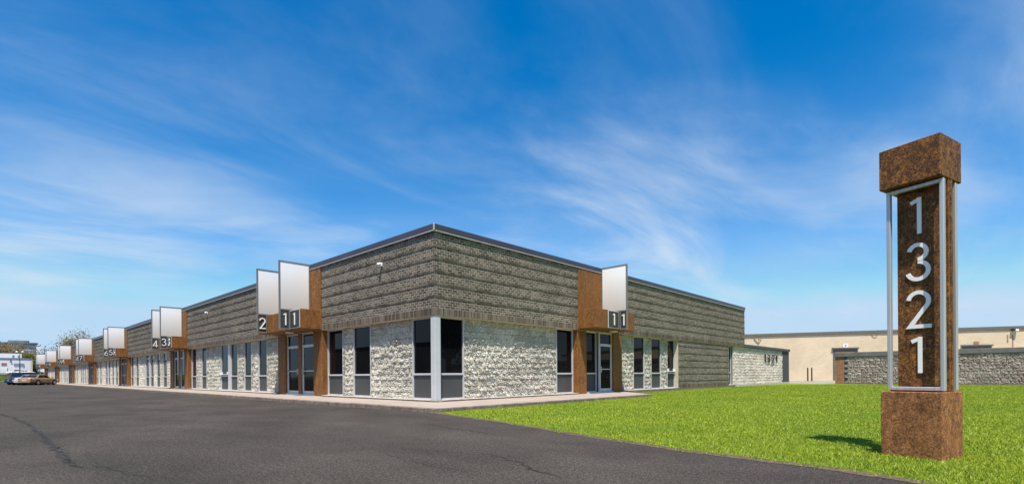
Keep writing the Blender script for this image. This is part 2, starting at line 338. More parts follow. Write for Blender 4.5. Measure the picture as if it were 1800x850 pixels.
def digit_mb(ch, height, t, depth, org, ex, ey, en):
    """org: centre bottom of the digit; ex, ey: along and up; en: outward normal"""
    mb = MB(); wd, st = strokes(ch, t); org, ex, ey, en = map(Vector, (org, ex, ey, en)); h = t / 2
    for k, P in enumerate(st):
        P = [Vector((x - wd / 2, y)) for x, y in P]; n = len(P); Lf = []; Rt = []
        for i in range(n):
            closed = (P[0] - P[-1]).length < 1e-4
            d0 = (P[i] - P[i - 1]) if i else ((P[-1] - P[-2]) if closed else (P[1] - P[0])); d1 = (P[i + 1] - P[i]) if i < n - 1 else ((P[1] - P[0]) if closed else d0)
            d0 = d0.normalized(); d1 = d1.normalized(); tt = (d0 + d1).normalized(); nn = Vector((-tt.y, tt.x)); c = max(0.35, tt.dot(d0))
            Lf.append(P[i] + nn * (h / c)); Rt.append(P[i] - nn * (h / c))
        dz = depth - 0.0015 * k; vs = []
        for A, B in zip(Lf, Rt):
            for q, zz in ((A, 0), (B, 0), (A, dz), (B, dz)): vs.append(org + ex * (q.x * height) + ey * (q.y * height) + en * zz)
        fs = []
        for i in range(n - 1):
            a = 4 * i; b = a + 4; fs += [(a + 2, a + 3, b + 3, b + 2), (a, b, b + 1, a + 1), (a, a + 2, b + 2, b), (a + 1, b + 1, b + 3, a + 3)]
        fs += [(0, 1, 3, 2), (4 * n - 4, 4 * n - 2, 4 * n - 1, 4 * n - 3)]
        mb.add(vs, fs)
    return mb
def number(text, height, t, depth, centre, ex, ey, en, mat, parent, gap=0.16):
    ws = [strokes(c, t)[0] * height for c in text]; gap = gap * height; tot = sum(ws) + gap * (len(text) - 1); x = -tot / 2
    for c, wd in zip(text, ws):
        org = Vector(centre) + Vector(ex) * (x + wd / 2) - Vector(ey) * (height / 2)
        digit_mb(c, height, t, depth, org, ex, ey, en).build('digit', mat, parent); x += wd + gap

# ================================================================== ground
def struct(name, mb, mat, parent=None, **k):
    o = mb.build(name, mat, parent, **k)
    if not parent: o['kind'] = 'structure'
    return o
g = MB(); g.add([(-3000, -3000, -0.06), (3000, -3000, -0.06), (3000, 3000, -0.06), (-3000, 3000, -0.06)], [(0, 1, 2, 3)]); struct('ground', g, 'soil')
g = MB(); g.add([(-200, -75, 0), (80, -75, 0), (80, 60, 0), (-200, 60, 0)], [(0, 1, 2, 3)]); lot = struct('parking_lot', g, 'asphalt')
def ribbon(pts, w0, w1, z=0.004, wob=0.03, seed=1):      # cracked seam in the asphalt
    rd = random.Random(seed); P = []
    for a, b in zip(pts, pts[1:]):
        n = max(3, int((Vector(b) - Vector(a)).length / 0.10))
        for i in range(n):
            t = i / n; P.append((a[0] + (b[0] - a[0]) * t + rd.gauss(0, wob), a[1] + (b[1] - a[1]) * t + rd.gauss(0, wob)))
    P.append(pts[-1]); vs = []; fs = []
    for i, p in enumerate(P):
        a = Vector(P[max(0, i - 1)]); b = Vector(P[min(len(P) - 1, i + 1)]); d = (b - a).normalized(); nn = Vector((-d.y, d.x)); w = rd.uniform(w0, w1) * min(1, 0.2 + i / 4, 0.2 + (len(P) - 1 - i) / 4)
        vs += [(p[0] + nn.x * w, p[1] + nn.y * w, z), (p[0] - nn.x * w, p[1] - nn.y * w, z)]
    for i in range(len(P) - 1): fs.append((2 * i, 2 * i + 1, 2 * i + 3, 2 * i + 2))
    return MB().add(vs, fs)
def gp(px, py):
    d = ray(px, py); t = -CAM.z / d.z; p = CAM + d * t; return (p.x, p.y)
for i, (pp, a, b) in enumerate([
    ([(0, 727), (30, 735), (58, 750), (85, 775), (105, 797), (125, 818), (140, 822)], 0.008, 0.035), ([(100, 782), (118, 796), (128, 815)], 0.004, 0.014), ([(0, 754), (25, 750), (55, 751)], 0.006, 0.03),
    ([(125, 818), (165, 820), (250, 835), (335, 841)], 0.003, 0.010), ([(95, 688), (140, 694), (190, 700), (225, 702)], 0.006, 0.02), ([(285, 753), (330, 751), (410, 756)], 0.003, 0.008),
    ([(745, 742), (790, 752), (850, 760), (905, 764)], 0.004, 0.012), ([(675, 795), (725, 808), (770, 820), (830, 828)], 0.003, 0.009), ([(860, 797), (905, 810), (940, 826), (990, 840)], 0.004, 0.014),
    ([(700, 738), (745, 734), (762, 736)], 0.004, 0.016), ([(440, 735), (470, 745), (500, 751)], 0.003, 0.008), ([(560, 790), (610, 787), (640, 792)], 0.002, 0.006)]):
    ribbon([gp(*p) for p in pp], a, b, seed=i + 3).build('crack', 'crack', lot, recalc=False)

EDGE = [(2.50, -1.96), (3.0, -2.04), (4.3, -2.35), (5.68, -2.68), (7.42, -3.25), (9.5, -3.80), (10.75, -3.95), (11.23, -4.04), (11.9, -4.28), (14, -4.9), (20, -6.2), (45, -9.5)]
EX = np.array([p[0] for p in EDGE]); EY = np.array([p[1] for p in EDGE])
COURT_Y = 37.3
def lawn_y0(x): return np.interp(x, EX, EY)
def lawn_h(x, y):
    d = np.clip((y - lawn_y0(x)) / 0.7, 0, 1); return 0.006 + 0.012 * d * d * (3 - 2 * d)
def make_lawn():
    xs = np.concatenate([np.arange(2.5, 14, 0.35), np.arange(14, 45.1, 2.0)]); V = []; F = []
    rows = [0, 0.12, 0.3, 0.5, 0.75, 1.5, 4, 8, 14, 22]
    for x in xs:
        y0 = float(lawn_y0(x))
        for rr in rows: V.append((x, y0 + rr, float(lawn_h(x, y0 + rr))))
        V.append((x, COURT_Y + 0.1, 0.018))
    n = len(rows) + 1
    for i in range(len(xs) - 1):
        for j in range(n - 1): a = i * n + j; F.append((a, a + n, a + n + 1, a + 1))
    mb = MB().add(V, F)
    mb.add([(2.5, 9.0, 0.018), (2.5, COURT_Y + 0.1, 0.018), (-0.16, COURT_Y + 1.4, 0.018), (-0.16, 11.0, 0.018)], [(0, 1, 2, 3)])
    o = struct('lawn', mb, 'turf')
    V = []; F = []; xs = np.arange(2.5, 30, 0.12)
    for i, x in enumerate(xs):
        y0 = float(lawn_y0(x)); V += [(x, y0 - 0.05 - 0.07 * random.random(), 0.004), (x, y0 + 0.06, 0.012)]
        if i: a = 2 * i; F.append((a - 2, a, a + 1, a - 1))
    MB().add(V, F).build('soil_edge', 'edge_soil', o, recalc=False)
make_lawn()
def make_grass():
    n = 900000
    # thick near the camera, thinning out with distance
    rr = 3.2 + (rng.random(n) ** 1.35) * 34; d0 = rng.uniform(-0.95, 1.0, n)
    fx = wv.x * rr + rv.x * rr * d0 * 1.12; fy = wv.y * rr + rv.y * rr * d0 * 1.12
    x = CAM.x + fx; y = CAM.y + fy
    y0 = lawn_y0(x) - rng.random(n) ** 2 * 0.09 + 0.03 * np.sin(x * 5.1) + 0.02 * np.sin(x * 13.7)
    ok = (x > 2.46) & (y > y0) & (y < COURT_Y - 0.05) | (x > 0.02) & (x <= 2.46) & (y > 11.1 - x * 0.9) & (y < 38)
    px, py = 11.813, -2.936; A = np.array([-math.cos(.2927), math.sin(.2927)]); B = np.array([math.sin(.2927), math.cos(.2927)])
    la = (x - px) * A[0] + (y - py) * A[1]; lb = (x - px) * B[0] + (y - py) * B[1]
    ok &= ~((la > 0.0) & (la < 0.54) & (lb > 0.0) & (lb < 0.50))
    x, y, rr = x[ok], y[ok], rr[ok]; n = len(x); z = lawn_h(x, y) - 0.004
    z = np.where(x < 2.5, 0.014, z)
    hgt = rng.uniform(0.014, 0.038, n) * np.where(y - lawn_y0(x) < 0.1, 0.7, 1) * (1 + rr * 0.006); wd = rng.uniform(0.0020, 0.0036, n) * (1 + rr * 0.14); a = rng.random(n) * 6.283; le = rng.uniform(0.2, 1.1, n) * hgt; b = rng.random(n) * 6.283
    V = np.zeros((n, 3, 3)); V[:, 0] = np.stack([x - np.cos(a) * wd, y - np.sin(a) * wd, z], 1); V[:, 1] = np.stack([x + np.cos(a) * wd, y + np.sin(a) * wd, z], 1)
    V[:, 2] = np.stack([x + np.cos(b) * le, y + np.sin(b) * le, z + hgt], 1)
    o = npmesh('grass', V.reshape(-1, 3), np.arange(3 * n).reshape(-1, 3), 'grass_blade')
    tag(o, 'short bright green mown grass covering the lawn round the number pillar', 'grass', kind='stuff')
make_grass()
g = MB(); g.add([(-40, 38.65, 0.012), (3.6, 37.35, 0.012), (60, 37.35, 0.012), (60, 80, 0.012), (-40, 80, 0.012)], [(0, 1, 2, 3, 4)]); struct('service_yard', g, 'apron')

# pavement: bed, slabs and kerb stones
bed = MB().prism([(-125, -1.80), (2.35, -1.80), (2.35, 9.0), (0.0, 11.0), (-0.15, 11.0), (-0.15, 0.15), (-125, 0.15)], -0.05, 0.085); pav = struct('pavement', bed, 'kerb')
def slab(mb_poly, z1=0.102): MB().prism(mb_poly, 0.05, z1).build('paving_slab', 'concrete', pav, bevel=0.006)
x = 2.34; k = 0
while x > -40:
    nx = x - (2.2 if k else 2.5); slab([(nx + 0.008, -1.795), (x, -1.795), (x, 0.05), (nx + 0.008, 0.05)]); x = nx; k += 1
slab([(-125, -1.795), (x, -1.795), (x, 0.05), (-125, 0.05)])
y = 0.058
while y < 7: slab([(-0.05, y), (2.34, y), (2.34, y + 1.99), (-0.05, y + 1.99)]); y += 2.0
slab([(-0.05, y), (2.34, y), (2.34, 8.98), (0.1, 10.95), (-0.05, 10.95)])
x = 2.1; k = 0
while x > -60:
    ln = 1.9; dz = random.uniform(-0.006, 0.006)
    MB().prism([(x - ln + 0.014, -1.955 + random.uniform(-.008, .008)), (x, -1.955 + random.uniform(-.008, .008)), (x, -1.803), (x - ln + 0.014, -1.803)], -0.04, 0.112 + dz).build('kerb_stone', 'kerb', pav, bevel=0.018); x -= ln
MB().box(-125, x, -1.955, -1.803, -0.04, 0.112).build('kerb_stone', 'kerb', pav)
MB().prism([(2.105, -1.955), (2.33, -1.955), (2.50, -1.80), (2.50, -1.45), (2.358, -1.45), (2.358, -1.803), (2.105, -1.803)], -0.04, 0.113).build('kerb_stone', 'kerb', pav, bevel=0.015)
y = -1.44
while y < 8.8:
    MB().box(2.358, 2.50, y, min(y + 1.88, 8.95), -0.04, 0.112).build('kerb_stone', 'kerb', pav, bevel=0.015); y += 1.9

# ================================================================== main building
BL, BR = 125.0, 27.25          # length of the street front and of the side front
ZB, ZH, ZS, ZC, ZT = 0.15, 2.77, 2.98, 5.303, 5.50
main = thing('office_building', 'long low grey brick office building with dark roof edge and pale split block panels', 'building')
MB().box(-BL + 0.4, -0.6, 0.6, BR - 0.3, 0.0, 5.2).build('roof_deck', 'interior', main)
mb = MB(); wbox(mb, 0, 0.003, BL, -0.30, -0.003, ZH - 0.02, ZC - 0.005); mb.build('upper_wall', 'mortar', main)
mb = MB(); wbox(mb, 1, 0.302, BR, -0.30, -0.003, ZH - 0.02, ZC - 0.005); mb.build('upper_wall', 'mortar', main)
MB().box(-BL, -BL + 0.3, 0.31, BR, 0, ZC - 0.01).build('end_wall', 'brick', main); MB().box(-BL + 0.31, -0.31, BR - 0.25, BR, 0, ZC - 0.01).build('rear_wall', 'brick', main)
mb = MB(); wbox(mb, 0, 0, BL, -0.42, 0.055, ZC, ZT); mb.build('coping', 'coping', main, bevel=0.008)
mb = MB(); wbox(mb, 1, 0.425, BR, -0.42, 0.055, ZC, ZT); wbox(mb, 1, -0.0545, 0.424, 0.0005, 0.0548, ZC + 0.0005, ZT - 0.0005); mb.build('coping', 'coping', main, bevel=0.008)
mb = MB(); wbox(mb, 0, -0.04, BL, 0.003, 0.066, ZC - 0.022, ZC - 0.002); wbox(mb, 1, -0.003, BR, 0.003, 0.066, ZC - 0.022, ZC - 0.002); mb.build('drip_edge', 'drip', main)
MB().box(0.035, 0.066, -0.066, -0.035, ZC - 0.001, ZT + 0.004).build('corner_trim', 'drip', main)

# --- bricks
def unit(w, d, h):   # one piece: front and four sides, in (s, o, z), s and z from zero, o from zero out to d
    e = min(0.002, d * 0.4)
    V = [(0, 0, 0), (w, 0, 0), (w, 0, h), (0, 0, h), (e, d, e), (w - e, d, e), (w - e, d, h - e), (e, d, h - e)]
    return np.array(V, float), [(4, 7, 6, 5), (0, 4, 5, 1), (1, 5, 6, 2), (2, 6, 7, 3), (3, 7, 4, 0)]
class Field:         # pieces on a wall; the ones nearest the corner become objects, the rest one joined part
    def __init__(s): s.items = []
    def add(s, side, pos, key, V, F): s.items.append((pos[0], side, pos, key, V, F))
    def build(s, name, mat, parent, limit, stuffname):
        s.items.sort(key=lambda t: t[0]); cache = {}
        for d, side, pos, key, V, F in s.items[:limit]:
            kk = (side, key)
            if kk not in cache:
                me = bpy.data.meshes.new(name); FF = F if side == 0 else [tuple(reversed(f)) for f in F]
                me.from_pydata([tuple(v) for v in wmap(side, V)], [], FF); me.update(); me.materials.append(M[mat]); cache[kk] = me
            link(name, cache[kk], parent, W(side, *pos))
        rest = s.items[limit:]
        if rest:
            VV = []; FF = []; o = 0
            for d, side, pos, key, V, F in rest:
                VV.append(wmap(side, V + np.array(pos))); fa = np.array(F if side == 0 else [tuple(reversed(f)) for f in F]); FF.append(fa + o); o += len(V)
            ob = npmesh(stuffname, np.concatenate(VV), np.concatenate(FF), mat, parent); ob['kind'] = 'stuff'
CO = (ZC - 0.024 - ZS) / 30
field = Field()
def courses(side, s_min, s_max, z0, n, o_face, back, first=0, corbel=True):
    for i in range(n):
        z = z0 + i * CO; proj = 0.018 if (corbel and (i + first) % 5 == 4) else 0.0
        s = s_min; half = i % 2
        while s < s_max - 0.03:
            ln = 0.098 if (half and s == s_min) else 0.205
            ln = min(ln, s_max - s); w = round(ln - 0.015, 3); d = round(o_face + proj + random.choice((0, 0, 0, 0.001, -0.001)) - back, 4)
            V, F = unit(w, d, CO - 0.015); field.add(side, (s, back, z + 0.0075), (w, d), V, F); s += ln
for side, smax in ((0, BL), (1, BR)): courses(side, 0.001 if side == 0 else 0.001, smax, ZS, 30, 0.0, -0.003)
mb = MB(); wbox(mb, 1, 16.78, 24.32, -0.40, -0.043, ZB, ZH - 0.021); mb.build('lower_wall', 'mortar', main)
field2 = Field()
def soldiers(f, side, s_min, s_max, z0, z1, o_face, back):
    n = int(round((s_max - s_min) / 0.072)); p = (s_max - s_min) / n
    for i in range(n):
        w = round(p - 0.010, 4); V, F = unit(w, round(o_face - back + random.choice((0, 0, .002)), 4), z1 - z0 - 0.012); f.add(side, (s_min + i * p, back, z0 + 0.006), (w, round(o_face - back, 3), z0), V, F)
soldiers(field2, 0, 0.10, BL, ZH - 0.02, ZS, 0.004, -0.003); soldiers(field2, 1, 0.10, BR, ZH - 0.02, ZS, 0.004, -0.003)
MB().box(-0.095, 0.003, -0.003, 0.095, ZH - 0.014, ZS - 0.006).build('corner_block', 'brick', main, bevel=0.004)
courses(1, 16.80, 24.30, ZB + 0.21, 31, -0.040, -0.043, 2); soldiers(field2, 1, 16.80, 24.30, ZB, ZB + 0.21, -0.038, -0.043)
field.build('brick', 'brick', main, 300, 'brick_field'); field2.build('soldier_brick', 'brick', main, 140, 'soldier_field')

# --- split-face fluted blocks
def block_variant(seed, w, h, ribs=5, amp=0.021, nx=20, nz=8):
    rd = np.random.default_rng(seed); X = np.linspace(0, w, nx + 1); Z = np.linspace(0, h, nz + 1); Z[1:-1] += rd.uniform(-0.3, 0.3, nz - 1) * h / nz
    if ribs:      # broken ribs: every rib is split off at its own depth from row to row, grooves between
        q = nx // ribs; per = rd.normal(0, 1, (nz + 1, ribs)) * amp * 0.92 + rd.normal(0, 1, (1, ribs)) * amp * 0.3; lump = np.roll(np.kron(rd.normal(0, 1, (nz // 3 + 2, ribs // 2 + 2)), np.ones((3, 2))), (int(rd.integers(0, 6)), int(rd.integers(0, 4))), (0, 1))[:nz + 1, :ribs] * amp * 0.85
        d = np.zeros((nz + 1, nx + 1)); dep = 0.046 + per + lump
        for i in range(nx + 1):
            r_ = min(i // q, ribs - 1); d[:, i] = np.minimum(dep[:, r_], 0.004) if i % q == 0 else dep[:, r_] + rd.normal(0, 0.003, nz + 1)
    else:
        co = np.kron(rd.normal(0, 1, (nz // 2 + 2, nx // 2 + 2)), np.ones((2, 2)))[:nz + 1, :nx + 1]; d = 0.045 + amp * (0.6 * rd.normal(0, 1, (nz + 1, nx + 1)) + 0.5 * co)
    d[0, :] = np.minimum(d[0, :], 0.034); d[:, 0] = np.minimum(d[:, 0], 0.012); d[:, -1] = np.minimum(d[:, -1], 0.012)
    d = np.clip(d, 0.002, 0.105); V = []; F = []
    for j in range(nz + 1):
        for i in range(nx + 1): V.append((X[i], d[j, i], Z[j]))
    for j in range(nz):
        for i in range(nx): a = j * (nx + 1) + i; F.append((a, a + nx + 1, a + nx + 2, a + 1))
    rim = [i for i in range(nx + 1)] + [j * (nx + 1) + nx for j in range(1, nz + 1)] + [nz * (nx + 1) + i for i in range(nx - 1, -1, -1)] + [j * (nx + 1) for j in range(nz - 1, 0, -1)]
    b = len(V)
    for i in rim: V.append((V[i][0], 0.0, V[i][2]))
    for k in range(len(rim)): k2 = (k + 1) % len(rim); F.append((rim[k], rim[k2], b + k2, b + k))
    return np.array(V), F
ROWS = 13; BH = (ZH - 0.022 - ZB) / ROWS
VARS = [block_variant(100 + i, 1.0, BH - 0.010) for i in range(9)]
VARS_FAR = [block_variant(200 + i, 1.0, BH - 0.010, nx=10, nz=6) for i in range(9)]
blocks = Field()
def block_run(f, side, s0, s1, back, rows=ROWS, z0=ZB, jmb=None, far=False, bh=BH, vs=None):
    if jmb is not None:
        jm_ = MB(); wbox(jm_, side, s0, s1, back - 0.2, back, z0, z0 + rows * bh - 0.001); jm_.build('lower_wall', 'block_joint', jmb)
    n = max(1, round((s1 - s0) / 0.40)); bw = (s1 - s0) / n
    for r_ in range(rows):
        off = 0.5 if (r_ % 2 and n > 1) else 0
        cuts = [s0] + ([s0 + bw * 0.5] if off else []) + [s0 + bw * (i + off) for i in range(1, n + (0 if off else 0))] + [s1]
        cuts = sorted(set(round(c, 4) for c in cuts))
        for a, b in zip(cuts, cuts[1:]):
            v = random.randrange(9); V, F = (vs or (VARS_FAR if far else VARS))[v]; V = V * np.array([b - a - 0.013, 1, 1]); f.add(side, (a + 0.0065, back, z0 + r_ * bh + 0.004), (v, round(b - a, 3)), V, F)
REC = -0.30
E0, BAY, NB = 7.24, 18.6, 7
wins = []
left_blocks = [(1.50, 4.00), (5.24, 5.99)]; wins += [(0, 0.215, 1.50), (0, 4.00, 5.24), (0, 5.99, 7.24)]; posts = []
for k in range(NB):
    b = E0 + BAY * k
    left_blocks += [(b + a, b + c) for a, c in ((4.31, 6.14), (7.26, 8.16), (9.20, 10.15), (12.88, 15.47), (16.50, 17.55)) if b + c < BL]
    if b + 6.14 < BL - 1:
        wins += [(0, b + a, b + c) for a, c in ((6.14, 7.26), (8.16, 9.20), (10.15, 11.25), (11.55, 12.88), (15.47, 16.50), (17.55, 18.60)) if b + c < BL]
        if b + 12 < BL: posts.append((b + 11.25, b + 11.55))
for a, b in left_blocks: block_run(blocks, 0, a, b, REC, jmb=main, far=a > 30)
right_blocks = [(1.39, 6.25), (10.87, 12.28), (13.40, 14.07), (15.17, 15.86)]
for a, b in right_blocks: block_run(blocks, 1, a, b, REC, jmb=main)
wins += [(1, 0.245, 1.39), (1, 6.25, 7.38), (1, 12.28, 13.40), (1, 14.07, 15.17), (1, 15.86, 16.78), (1, 24.32, 25.30)]
blocks.build('block', 'block', main, 300, 'block_field')
mb = MB(); mb.box(-0.235, -0.02, 0.02, 0.235, ZB - 0.02, ZH - 0.021); mb.build('corner_column', 'column', main, bevel=0.01)
for a, b in posts:
    mb = MB(); wbox(mb, 0, a + 0.005, b - 0.005, -0.45, -0.20, ZB, ZH - 0.022); mb.build('pilaster', 'aluminium', main)
# plinth strips under the walls
def plinth(side, a, b):
    mb = MB(); wbox(mb, side, a, b, -0.50, 0.045, 0.02, ZB - 0.010); mb.build('plinth', 'kerb', main, bevel=0.01); mb = MB(); wbox(mb, side, a, b, -0.50, 0.052, ZB - 0.009, ZB + 0.011); mb.build('sill', 'plinth', main, bevel=0.004)
plinth(0, 0.24, 7.22)
for k in range(NB):
    b = E0 + BAY * k; plinth(0, b + 4.33, min(b + 18.58, BL - 0.02))
plinth(1, 0.24, 7.36); plinth(1, 10.89, 16.76); plinth(1, 24.33, 25.29); mb = MB(); wbox(mb, 1, 16.79, 24.31, -0.42, -0.045, 0.0, ZB - 0.001); mb.build('footing', 'brick', main)
MB().prism([(0.055, 0.239), (-0.3, 0.239), (-0.3, 0.1), (-0.239, 0.1), (-0.239, -0.055), (0.055, -0.055)], 0.02, ZB - 0.02).build('plinth', 'kerb', main, bevel=0.01)

def window(side, s0, s1, parent, z0=ZB + 0.013, z1=ZH - 0.022, sill=0.955):
    f = MB(); t = 0.042; o0, o1 = -0.40, -0.235
    wbox(f, side, s0 + 0.003, s0 + t, o0, o1, z0, z1); wbox(f, side, s1 - t, s1 - 0.003, o0, o1, z0, z1)
    wbox(f, side, s0 + t, s1 - t, o0, o1 - 0.006, z1 - t, z1); wbox(f, side, s0 + t, s1 - t, o0, o1 - 0.006, z0, z0 + 0.035)
    o = f.build('window', 'aluminium', parent)
    mb = MB(); wbox(mb, side, s0 + t, s1 - t, o0, o1 - 0.01, sill - 0.03, sill + 0.03); mb.build('transom_bar', 'aluminium', o)
    mb = MB(); wbox(mb, side, s0 + t, s1 - t, -0.31, -0.298, sill + 0.03, z1 - t); mb.build('pane', 'glass', o)
    mb = MB(); wbox(mb, side, s0 + t, s1 - t, -0.31, -0.288, z0 + 0.035, sill - 0.03); mb.build('lower_panel', 'panel', o)
    return o
for w_ in wins: window(w_[0], w_[1], w_[2], main)
# an open hopper sash at the foot of one window on each front
for side, s0, s1 in ((0, E0 + 11.62, E0 + 12.80), (1, 15.92, 16.72)):
    mb = MB(); wbox(mb, side, s0, s1, -0.30, -0.16, 1.03, 1.06); wbox(mb, side, s0, s0 + 0.05, -0.30, -0.17, 1.06, 1.20); wbox(mb, side, s1 - 0.05, s1, -0.30, -0.17, 1.06, 1.20); mb.build('hopper_sash', 'white_paint', main)

# --- entrances: each a rust-clad portal with canopy, doors and number plates
def doorset(side, s0, s1, parent, handle_right, o=-0.10):
    f = MB(); t = 0.055
    wbox(f, side, s0, s0 + t, o - 0.08, o, ZB + 0.01, 2.74); wbox(f, side, s1 - t, s1, o - 0.08, o, ZB + 0.01, 2.74)
    wbox(f, side, s0 + t, s1 - t, o - 0.08, o - 0.003, 2.69, 2.74); wbox(f, side, s0 + t, s1 - t, o - 0.08, o + 0.01, 2.14, 2.25)
    wbox(f, side, s0 + t, s1 - t, o - 0.07, o - 0.012, ZB + 0.015, ZB + 0.14); wbox(f, side, s0 + t, s1 - t, o - 0.07, o - 0.012, 1.12, 1.16)
    wbox(f, side, s0 + t, s0 + t + 0.05, o - 0.07, o - 0.012, ZB + 0.14, 2.14); wbox(f, side, s1 - t - 0.05, s1 - t, o - 0.07, o - 0.012, ZB + 0.14, 2.14)
    d = f.build('door', 'aluminium', parent); e = t + 0.05
    for z0, z1, e_ in ((ZB + 0.14, 1.12, e), (1.16, 2.14, e), (2.25, 2.69, t)):
        mb = MB(); wbox(mb, side, s0 + e_, s1 - e_, o - 0.05, o - 0.035, z0, z1); mb.build('pane', 'glass', d)
    h = s1 - t - 0.045 if handle_right else s0 + t + 0.005
    mb = MB(); wbox(mb, side, h, h + 0.04, o - 0.012, o + 0.05, 1.00, 1.25); mb.build('handle', 'steel', d)
def plate(side, s0, s1, o, text, parent):       # number plate lying on the front of the canopy
    p = MB(); wbox(p, side, s0, s1, o + 0.002, o + 0.024, 2.815, 3.545); p.build('plate_frame', 'drip', parent, bevel=0.004)
    p = MB(); wbox(p, side, s0 + 0.035, s1 - 0.035, o + 0.02, o + 0.032, 2.85, 3.51); q = p.build('number_plate', 'plate', parent)
    ex = (1, 0, 0) if side == 0 else (0, 1, 0); en = (0, -1, 0) if side == 0 else (1, 0, 0)
    hh = 0.50 if len(text) == 1 else 0.40
    number(text, hh * 0.94, 0.085, 0.03, W(side, (s0 + s1) / 2, o + 0.031, 3.18), ex, (0, 0, 1), en, 'digit', q)
NUM = ['zero', 'one', 'two', 'three', 'four', 'five', 'six', 'seven', 'eight', 'nine', 'ten', 'eleven', 'twelve', 'thirteen', 'fourteen']
def portal_left(k):
    s = E0 + BAY * k; txt = str(2 * k + 1)
    t = thing('entrance_portal', f'rust-clad entrance with dark glass double doors under the canopy plate {NUM[2 * k + 1]} of the street front' if k < 6 else 'rust-clad entrance with dark glass double doors at the far end of the street front', 'entrance', (-s, 0, 0), group='entrances along the street front')
    for a, b in ((0.005, 0.79), (3.51, 4.305)): mb = MB(); wbox(mb, 0, a, b, -0.38, -0.02, 0.03, 2.788); mb.build('pillar', 'rust', t, bevel=0.006)
    mb = MB(); wbox(mb, 0, 1.995, 2.305, -0.38, -0.06, 0.03, 2.788); mb.build('post', 'rust', t, bevel=0.006)
    doorset(0, 0.795, 1.99, t, True); doorset(0, 2.31, 3.505, t, False)
    mb = MB(); wbox(mb, 0, 0.004, 4.306, -0.05, 0.045, 3.545, ZC - 0.024); mb.build('upper_panel', 'rust', t)
    mb = MB(); wbox(mb, 0, 0.0, 4.31, -0.30, 0.865, 2.79, 3.55); mb.build('canopy', 'rust', t, bevel=0.008)
    mb = MB(); wbox(mb, 0, 2.0, 2.3, 0.25, 0.50, 2.74, 2.789); mb.build('downlight', 'white_lamp', t, bevel=0.01)
    mb = MB(); wbox(mb, 0, 0.792, 3.508, -0.40, -0.03, 0.05, ZB + 0.009); mb.build('threshold', 'aluminium', t)
    plate(0, 0.015, 0.885, 0.865, txt, t)
def portal_right():
    s = 7.38; t = thing('entrance_portal', 'rust-clad entrance with one glass door and side window, on the lawn front', 'entrance', (0, s, 0))
    for a, b in ((0.005, 0.65), (2.755, 3.485)): mb = MB(); wbox(mb, 1, a, b, -0.38, -0.02, 0.03, 2.788); mb.build('pillar', 'rust', t, bevel=0.006)
    window(1, 0.655, 1.73, t); doorset(1, 1.735, 2.75, t, False)
    mb = MB(); wbox(mb, 1, 0.004, 2.80, -0.05, 0.045, 3.545, ZC - 0.024); mb.build('upper_panel', 'rust', t)
    mb = MB(); wbox(mb, 1, 0.0, 2.95, -0.30, 0.93, 2.79, 3.55); mb.build('canopy', 'rust', t, bevel=0.008)
    mb = MB(); wbox(mb, 1, 2.0, 2.3, 0.25, 0.50, 2.74, 2.789); mb.build('downlight', 'white_lamp', t, bevel=0.01)
    mb = MB(); wbox(mb, 1, 0.652, 2.753, -0.40, -0.03, 0.05, ZB + 0.009); mb.build('threshold', 'aluminium', t)
    plate(1, 0.80, 1.62, 0.93, '1', t)
def blade(side, s, text, label, o_can, group):
    t = thing('blade_sign', label, 'sign', W(side, s, 0.05, 0), group=group); g = 0.05
    # local: s from 0 to 0.07 thick, o from 0 (wall) outwards
    OUT = 1.25; oc = o_can - 0.05 + 0.02
    f = MB(); th = 0.07
    wbox(f, side, 0, th, OUT - g, OUT, 2.79, 5.51); wbox(f, side, 0, th, 0.0, g, 3.56, 5.51); wbox(f, side, 0, th, g, OUT - g, 5.51 - g, 5.51)
    wbox(f, side, 0, th, oc, OUT - g, 2.79, 2.83); wbox(f, side, 0, th, g, OUT - g, 3.552, 3.60); wbox(f, side, 0, th, oc, oc + 0.035, 2.83, 3.552)
    f.build('frame', 'grey_trim', t)
    p = MB(); wbox(p, side, 0.012, th - 0.012, g, OUT - g, 3.60, 5.51 - g); p.build('panel', 'sign_fade', t)
    p = MB(); wbox(p, side, 0.012, th - 0.012, oc + 0.035, OUT - g, 2.83, 3.552); q = p.build('number_plate', 'plate', t)
    n = (1, 0, 0) if side == 0 else (0, -1, 0); ex = (0, 1, 0) if side == 0 else (1, 0, 0)
    hh = 0.50 if len(text) == 1 else 0.26
    number(text, hh * 0.94, 0.085, 0.03, W(side, 0.011, (oc + 0.035 + OUT - g) / 2, 3.19), ex, (0, 0, 1), n, 'digit', q)
for k in range(NB):
    portal_left(k); b = E0 + BAY * k
    for ds, n in ((0.90, 2 * k + 1), (3.17, 2 * k + 2)):
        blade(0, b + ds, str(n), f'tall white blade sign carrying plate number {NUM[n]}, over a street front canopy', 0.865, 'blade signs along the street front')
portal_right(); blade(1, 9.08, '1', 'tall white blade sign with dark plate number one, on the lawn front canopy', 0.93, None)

def wall_lamp(side, s, z, label):
    t = thing('flood_light', label, 'light', W(side, s, 0.03, z), group='flood lights on the street front')
    mb = MB(); wbox(mb, side, -0.06, 0.06, 0, 0.03, -0.06, 0.06); mb.build('base', 'white_lamp', t)
    mb = MB(); mb.tube([W(side, 0, 0.03, 0), W(side, 0, 0.08, 0.01)], [0.02, 0.02], 8); mb.build('arm', 'grey_trim', t)
    mb = MB(); mb.tube([W(side, 0, 0.05, 0.04), W(side, 0.01, 0.10, 0.0), W(side, 0.02, 0.14, -0.04)], [0.03, 0.055, 0.06], 12); mb.build('lamp_head', 'white_lamp', t, smooth=True)
wall_lamp(0, 2.84, 4.70, 'small white flood light on the brick between building corner and first entrance')
wall_lamp(0, 21.5, 4.73, 'small white flood light on the brick between the first two entrances')

